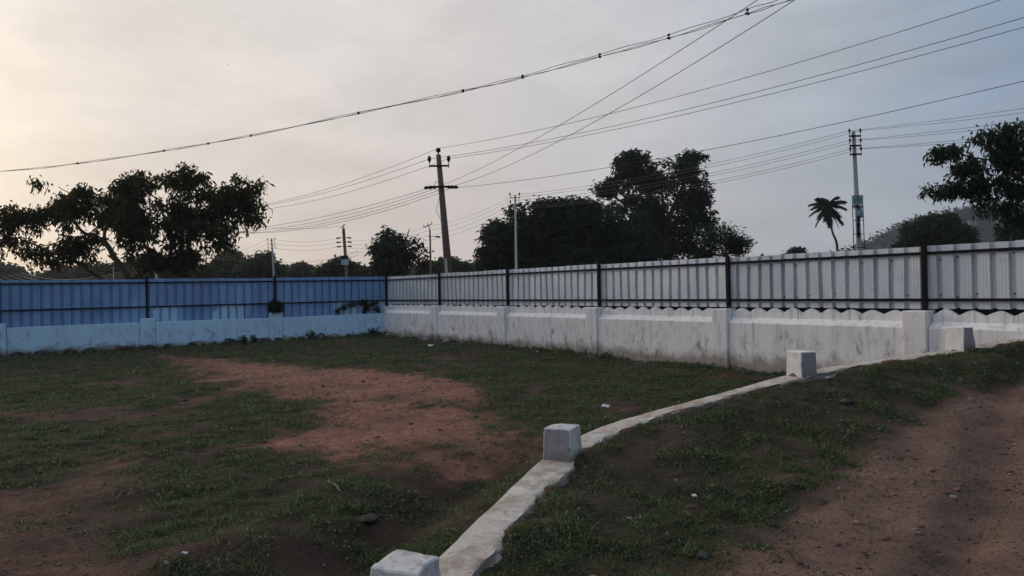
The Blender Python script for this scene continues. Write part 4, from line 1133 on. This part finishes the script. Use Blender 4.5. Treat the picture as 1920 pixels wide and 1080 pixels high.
for q in range(5):
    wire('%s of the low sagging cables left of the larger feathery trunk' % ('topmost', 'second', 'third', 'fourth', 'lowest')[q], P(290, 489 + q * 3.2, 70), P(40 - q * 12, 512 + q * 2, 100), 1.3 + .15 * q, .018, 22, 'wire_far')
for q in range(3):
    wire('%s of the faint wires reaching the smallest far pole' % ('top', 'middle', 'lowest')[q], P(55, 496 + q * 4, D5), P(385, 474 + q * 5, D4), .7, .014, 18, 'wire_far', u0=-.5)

# ================================================================= grass
rs = np.random.default_rng(42)
def ground_samples(n, y0, y1, pw):
    u = rs.uniform(0, 1, n); y = (y0 ** (1 - pw) + (y1 ** (1 - pw) - y0 ** (1 - pw)) * u) ** (1 / (1 - pw))
    x = rs.uniform(-1, 1, n) * (.74 * y + 1.2)
    v_ = np.stack([x - CX, y - CY], -1)
    ok = (v_ @ np.array(NR[:2]) > .14) & (v_ @ np.array(NL[:2]) > .13)
    return x[ok], y[ok]
def blades(x, y, L, W, lean, seed, quad=False):
    r_ = np.random.default_rng(seed); n = len(x); z = gheight(x, y) - .004
    b = np.stack([x, y, z], -1); th = r_.uniform(0, 2 * np.pi, n); el = np.clip(r_.normal(lean, .38, n), .05, 1.5)
    d = np.stack([np.cos(th) * np.cos(el), np.sin(th) * np.cos(el), np.sin(el)], -1)
    s = np.stack([-np.sin(th), np.cos(th), np.zeros(n)], -1); s = s + r_.normal(0, .35, (n, 3)); s /= np.linalg.norm(s, axis=1, keepdims=True)
    ln = (L * r_.uniform(.5, 1.4, n))[:, None]; wd = (W * r_.uniform(.7, 1.3, n))[:, None]
    if quad:
        q = np.stack([b + d * ln * .25, b + d * ln * .65 + s * wd / 2, b + d * ln * 1.0 - [0, 0, .004], b + d * ln * .65 - s * wd / 2], 1).reshape(-1, 3)
        return q, np.arange(len(q)).reshape(-1, 4)
    q = np.stack([b - s * wd / 2, b + s * wd / 2, b + d * ln], 1).reshape(-1, 3)
    return q, np.arange(len(q)).reshape(-1, 3)
x, y = ground_samples(2100000, 2.3, 25.5, 1.25)
_, _, g = gcover(x, y); keep = rs.uniform(0, 1, len(x)) < g * .9
x, y = x[keep], y[keep]
sz = np.clip(.55 + y / 14, .8, 2.2) * (.6 + .95 * sstep(.3, .72, fbm(np.stack([x, y], -1) * 5.0, 3, 71)))
wl = np.minimum((np.stack([x - CX, y - CY], -1) @ np.array(NR[:2])), (np.stack([x - CX, y - CY], -1) @ np.array(NL[:2])))
sz = sz * (1 + 1.3 * np.exp(-(wl / .35) ** 2))
half = rs.uniform(0, 1, len(x)) < .74
v, f = blades(x[half], y[half], .034 * sz[half], .0068 * sz[half], .50, 1)
o = np_mesh('grass', v, f, M['grass']); tag(o, 'short dark grass growing in patches over the plot and lane edge', 'grass', None, 'stuff')
v, f = blades(x[~half], y[~half], .026 * sz[~half], .0125 * sz[~half], .35, 2, True)
o = np_mesh('ground_cover', v, f, M['weed']); tag(o, 'creeping broad-leaved weeds spread among the grass', 'weeds', None, 'stuff')
dm = rs.uniform(0, 1, len(x)) < .03
v, f = blades(x[dm], y[dm], .07 * sz[dm], .004 * sz[dm], .35, 3)
o = np_mesh('dry_grass', v, f, M['dry']); tag(o, 'thin dry straws lying among the green grass', 'straw', None, 'stuff')
# clods of dry earth
x, y = ground_samples(9000, 2.3, 16, 1.25); r_, l_, g = gcover(x, y); cn = fbm(np.stack([x, y], -1) * 1.3, 3, 72)
keep = rs.uniform(0, 1, len(x)) < np.clip((.10 + .55 * l_ + .1 * r_) * sstep(.45, .62, cn) - .3 * g, .01, 1); x, y = x[keep], y[keep]
sd0, _ = kerb_sd(x, y); ok = np.abs(sd0) > .18; x, y = x[ok], y[ok]; n = len(x)
ico = bmesh.new(); bmesh.ops.create_icosphere(ico, subdivisions=1, radius=1); ico.verts.ensure_lookup_table()
iv = np.array([v_.co for v_ in ico.verts]); jf = np.array([[v_.index for v_ in f_.verts] for f_ in ico.faces]); ico.free()
sz = np.clip(rs.lognormal(-4.4, .55, n), .006, .035)
cv_ = iv[None] * rs.uniform(.65, 1.25, (n, len(iv), 1)) * sz[:, None, None] * np.array([1.3, 1.0, .6])
th = rs.uniform(0, 6.28, n); c_, s_ = np.cos(th), np.sin(th)
cv_ = np.stack([cv_[..., 0] * c_[:, None] - cv_[..., 1] * s_[:, None], cv_[..., 0] * s_[:, None] + cv_[..., 1] * c_[:, None], cv_[..., 2]], -1) + np.stack([x, y, gheight(x, y) + sz * .1], -1)[:, None, :]
M['clod'] = leaf_mat('clod', (.085, .056, .048), (.23, .145, .115), .0)
o = np_mesh('clods', cv_.reshape(-1, 3), (jf[None] + (np.arange(n) * len(iv))[:, None, None]).reshape(-1, 3), M['clod']); tag(o, 'crumbled clods of dry earth on the lane', 'clods', None, 'stuff')
# grit and pebbles
x, y = ground_samples(60000, 2.3, 24, 1.3); r_, l_, g = gcover(x, y)
keep = rs.uniform(0, 1, len(x)) < np.clip(.30 + .5 * l_ + .2 * r_ - .4 * g, .05, 1); x, y = x[keep], y[keep]
sd0, _ = kerb_sd(x, y); ok = np.abs(sd0) > .16; x, y = x[ok], y[ok]
oct_v = np.array([[1, 0, 0], [-1, 0, 0], [0, 1, 0], [0, -1, 0], [0, 0, 1], [0, 0, -1.]]); oct_f = np.array([[0, 2, 4], [2, 1, 4], [1, 3, 4], [3, 0, 4], [2, 0, 5], [1, 2, 5], [3, 1, 5], [0, 3, 5]])
n = len(x); sz = np.clip(rs.lognormal(-5.3, .55, n), .003, .02) * np.clip(y / 6, .8, 2.0)
th = rs.uniform(0, 6.28, n); c_, s_ = np.cos(th), np.sin(th)
ov = oct_v[None] * rs.uniform(.6, 1.3, (n, 6, 1)) * sz[:, None, None] * np.array([1.2, 1, .65])
ov = np.stack([ov[..., 0] * c_[:, None] - ov[..., 1] * s_[:, None], ov[..., 0] * s_[:, None] + ov[..., 1] * c_[:, None], ov[..., 2]], -1)
ov = ov + np.stack([x, y, gheight(x, y) + sz * .2], -1)[:, None, :]
of = (oct_f[None] + (np.arange(n) * 6)[:, None, None])
M['grit'] = leaf_mat('grit', (.055, .040, .034), (.25, .17, .13), .0)
o = np_mesh('grit', ov.reshape(-1, 3), of.reshape(-1, 3), M['grit']); tag(o, 'small clods and grit scattered over the bare soil', 'grit', None, 'stuff')

# ================================================================= rubble stones, weeds, litter
def stone(x, y, r_, label, group, seed, matr='stone', sq=(1.15, 1, .72), sink=.25):
    o = rock_mesh('rubble_stone', Vector((x, y, H(x, y) + r_ * (.72 - sink) * .55)), r_, seed, M[matr], None, sq, 2); tag(o, label, 'stone', group); return o
rr = random.Random(31)
for q in range(80):
    t_ = rr.uniform(.3, 16); off = .16 + abs(rr.gauss(0, .16)); p = COR + DL * t_ + NL * off
    stone(p.x, p.y, rr.uniform(.05, .15), 'dark rubble stone lying along the foot of the blue-white wall', 'rubble along the left wall', 400 + q, 'stone_dark' if q % 5 else 'stone')
for q in range(34):
    t_ = rr.uniform(.3, 6.6) if q < 24 else rr.uniform(6.6, 12.5); off = .2 + abs(rr.gauss(0, .2)); p = COR + DR * t_ + NR * off
    stone(p.x, p.y, rr.uniform(.035, .12) if t_ < 7 else rr.uniform(.02, .06), 'grey rubble stone lying along the foot of the scalloped wall', 'rubble along the right wall', 500 + q, 'stone_pale' if q % 5 == 0 else 'stone')
for q in range(16):
    x, y = gp(rr.uniform(1385, 1468), rr.uniform(690, 702)); stone(x, y + .1, rr.uniform(.03, .085), 'stone in the rubble heap between pillar and bend block', 'rubble heap by the bend', 560 + q)
for px, py, r_, lab, m_ in ((1588, 757, .06, 'lone dark round stone in the grass below the bend block', 'stone_dark'), (690, 978, .06, 'flat grey stone half sunk beside the washed channel', 'stone_dark'),
                            (1275, 668, .09, 'rounded stone against the scalloped wall left of the second pillar', 'stone'), 
                            (1785, 930, .025, 'pale flat stone on the bare lane among clods', 'stone_pale'), (1320, 1040, .035, 'half-buried stone at the bottom where weeds meet the lane', 'stone_dark'), (1180, 968, .02, 'small pebble in the weeds right of the kerb', 'stone_pale')):
    x, y = gp(px, py); stone(x, y, r_, lab, None, int(px), m_, (1.5, 1, .3) if px == 690 else (1.3, 1, .55))

def plant(x, y, z, h, n, seed, label, leaf='weed', L=.07, W=.03, spread=.15, name='weed_plant'):
    r_ = random.Random(seed); e = empty(name, (x, y, z)); tag(e, label, 'plant')
    mb = MB(); tips = []
    for q in range(n):
        a = r_.uniform(0, 6.28); hh = h * r_.uniform(.5, 1.1); s = spread * r_.uniform(.2, 1.1)
        p = [Vector((x, y, z - .02)), Vector((x + math.cos(a) * s * .4, y + math.sin(a) * s * .4, z + hh * .6)), Vector((x + math.cos(a) * s, y + math.sin(a) * s, z + hh))]
        mb.tube(p, [.006, .005, .003], 4, False)
        for j in range(5): tips.append(np.array(p[1].lerp(p[2], j / 4)))
    mb.build('stem', M['bark'], e)
    v, f = leaves(np.array(tips), 4, L, W, .1, seed, .3); np_mesh('foliage', v, f, M[leaf], e)
    return e
q = gp(1790, 660); plant(q[0], q[1], H(*q), .16, 9, 1, 'sprawling weed at the foot of the leaning block', L=.06, W=.02, spread=.22)
for px, py, h, sp, lab in ((1455, 694, .22, .2, 'dry weed in the rubble beside the bend block'), (1240, 668, .22, .2, 'grassy weed against the wall between two pillars'), (1345, 683, .2, .1, 'small upright weed left of a wall pillar'),
                           (585, 637, .3, .25, 'low weed against the blue-white wall right of the plant-topped pillar'), (460, 648, .28, .18, 'small leafy weed against the blue-white wall'), (480, 645, .24, .2, 'bushy weed beside the small leafy weed at the blue-white wall'),
                           (705, 630, .3, .3, 'weed clump in the corner where both walls meet')):
    q = gp(px, py); plant(q[0], q[1] - .1, H(q[0], q[1] - .1), h, 8, int(px), lab, 'leaf_mid', .07, .03, sp * .8)
# plant rooted on pillar, creeper on the sheets
p = COR + DL * SPL + NL * .1; b = Vector((p.x, p.y, 1.05))
e = empty('pillar_plant', b); tag(e, 'dark bushy plant rooted on top of the wall pillar', 'plant')
mb = MB(); [mb.tube([b, b + Vector((rr.uniform(-.1, .1), -.03, .2)), b + Vector((rr.uniform(-.2, .2), -.05, .35))], [.012, .008, .004], 4, False) for _ in range(5)]; mb.build('stem', M['bark'], e)
C = scatter([(np.array(b) + [0, 0, .18], np.array([.19, .14, .20]))], 110, 5, .75); v, f = leaves(C, 6, .10, .05, .1, 6); np_mesh('foliage', v, f, M['leaf_dark'], e)
tm = t_left(680); p = COR + DL * tm + NL * .06
b = Vector((p.x, p.y, .9)); e = empty('creeper', b); tag(e, 'dark creeper sprawling over the sheets beside the corner', 'plant')
cz = np.array([p.x, p.y, 1.27]); lw = []
for dx, dz, rx, rz in ((0, .05, .15, .08), (-.35, -.02, .2, .03), (.2, -.05, .12, .05), (.38, .02, .1, .03), (-.62, -.10, .14, .05), (.1, -.2, .08, .1), (-.85, -.22, .05, .1), (.5, -.22, .05, .1)):
    lw.append((np.array(COR + DL * (tm - dx) + NL * .05) + [0, 0, 1.27 + dz], np.array([rx, .06, rz])))
C = scatter(lw, 60, 8, .7); v, f = leaves(C, 4, .09, .045, .2, 9); np_mesh('foliage', v, f, M['leaf_dark'], e)
mb = MB(); mb.tube([b + Vector((0, -.02, 0)), Vector(cz) + Vector((.05, -.02, -.1)), Vector(cz)], [.015, .01, .008], 5)
for c0, r_ in lw[1:]: mb.tube([Vector(cz), Vector((cz + c0) / 2) + Vector((0, 0, .04)), Vector(c0)], [.008, .006, .004], 4, False)
mb.build('stem', M['bark'], e)

# litter, twigs
def scrap(px, py, s, label, seed, name='paper_scrap'):
    x, y = gp(px, py); z = H(x, y) + .025; r_ = random.Random(seed); vs = []; fs = []
    for j in range(4):
        for i in range(4): vs.append((x + (i - 1.5) * s / 3 + r_.uniform(-.15, .15) * s, y + (j - 1.5) * s / 3 + r_.uniform(-.1, .1) * s, z + r_.uniform(0, .45) * s))
    for j in range(3):
        for i in range(3): fs.append((j * 4 + i, j * 4 + i + 1, j * 4 + i + 5, j * 4 + i + 4))
    o = MB().add(vs, fs).build(name, M['paper']); tag(o, label, 'litter'); o.modifiers.new('solid', 'SOLIDIFY').thickness = .002
scrap(1136, 765, .10, 'white crumpled scrap lying left of the kerb beyond the middle block', 1)
scrap(1302, 936, .035, 'small white scrap in the grass right of the kerb', 2)
scrap(808, 651, .14, 'white scrap near the foot of the scalloped wall by the corner', 3)
scrap(858, 1048, .03, 'tiny white scrap near the bottom left of the nearest block', 4) if False else None
scrap(346, 1042, .03, 'tiny white scrap in the weeds at the lower left', 5)
def twig(px0, py0, px1, py1, r_, label, matr, seed):
    a, b = gp(px0, py0), gp(px1, py1); q = random.Random(seed); pts = []
    for i in range(7):
        u = i / 6; x = a[0] + (b[0] - a[0]) * u + q.uniform(-.012, .012); y = a[1] + (b[1] - a[1]) * u + q.uniform(-.012, .012)
        pts.append((x, y, H(x, y) + r_ * .8 + .01))
    o = MB().tube(pts, [r_, r_ * 1.1, r_ * .9, r_, r_ * .85, r_ * .7, r_ * .5], 6).build('twig', M[matr]); tag(o, label, 'twig')
twig(1478, 1035, 1512, 1062, .014, 'short dark stick lying on the lane at the bottom', 'bark', 1)
twig(614, 904, 640, 925, .005, 'pale thin straw lying left of the washed channel', 'stone_pale', 2)
twig(285, 1065, 302, 1030, .004, 'thin dark stalk at the lower left', 'bark', 3)
twig(1470, 1050, 1445, 1040, .006, 'thin twig lying left of the short stick', 'bark', 4)

# distant bird
b = P(428, 122, 110); mb = MB()
mb.lathe(b + Vector((-.10, 0, 0)), [(0, .01), (.05, .035), (.14, .035), (.20, .012)], (1, 0, .1), 6)
mb.add([b + Vector((-.02, 0, .02)), b + Vector((.05, 0, .02)), b + Vector((.02, -.16, .09)), b + Vector((-.03, -.28, .06)), b + Vector((.02, .16, .09)), b + Vector((-.03, .28, .06))], [(0, 1, 2), (0, 2, 3), (1, 0, 4), (0, 5, 4)])
o = mb.build('bird', M['wire_far']); tag(o, 'tiny bird flying high in the pale sky', 'bird')

# ================================================================= air
HZ = (-1300, 1300, -300, 1000, -3, 110)
mb = MB(); x0, x1, y0, y1, z0, z1 = HZ
mb.hexa([(x0, y0, z0), (x1, y0, z0), (x1, y1, z0), (x0, y1, z0), (x0, y0, z1), (x1, y0, z1), (x1, y1, z1), (x0, y1, z1)])
hm = bpy.data.materials.new('haze'); hm.use_nodes = True; n = NT(hm.node_tree); n.n.clear()
pv = n.add('ShaderNodeVolumePrincipled', i_Density=.0003, i_Anisotropy=.2); pv.inputs['Color'].default_value = (.86, .90, .97, 1)
n.link(pv.outputs[0], n.add('ShaderNodeOutputMaterial').inputs['Volume'])
o = mb.build('haze', hm); tag(o, 'thin evening haze over the whole place', 'haze', None, 'stuff')
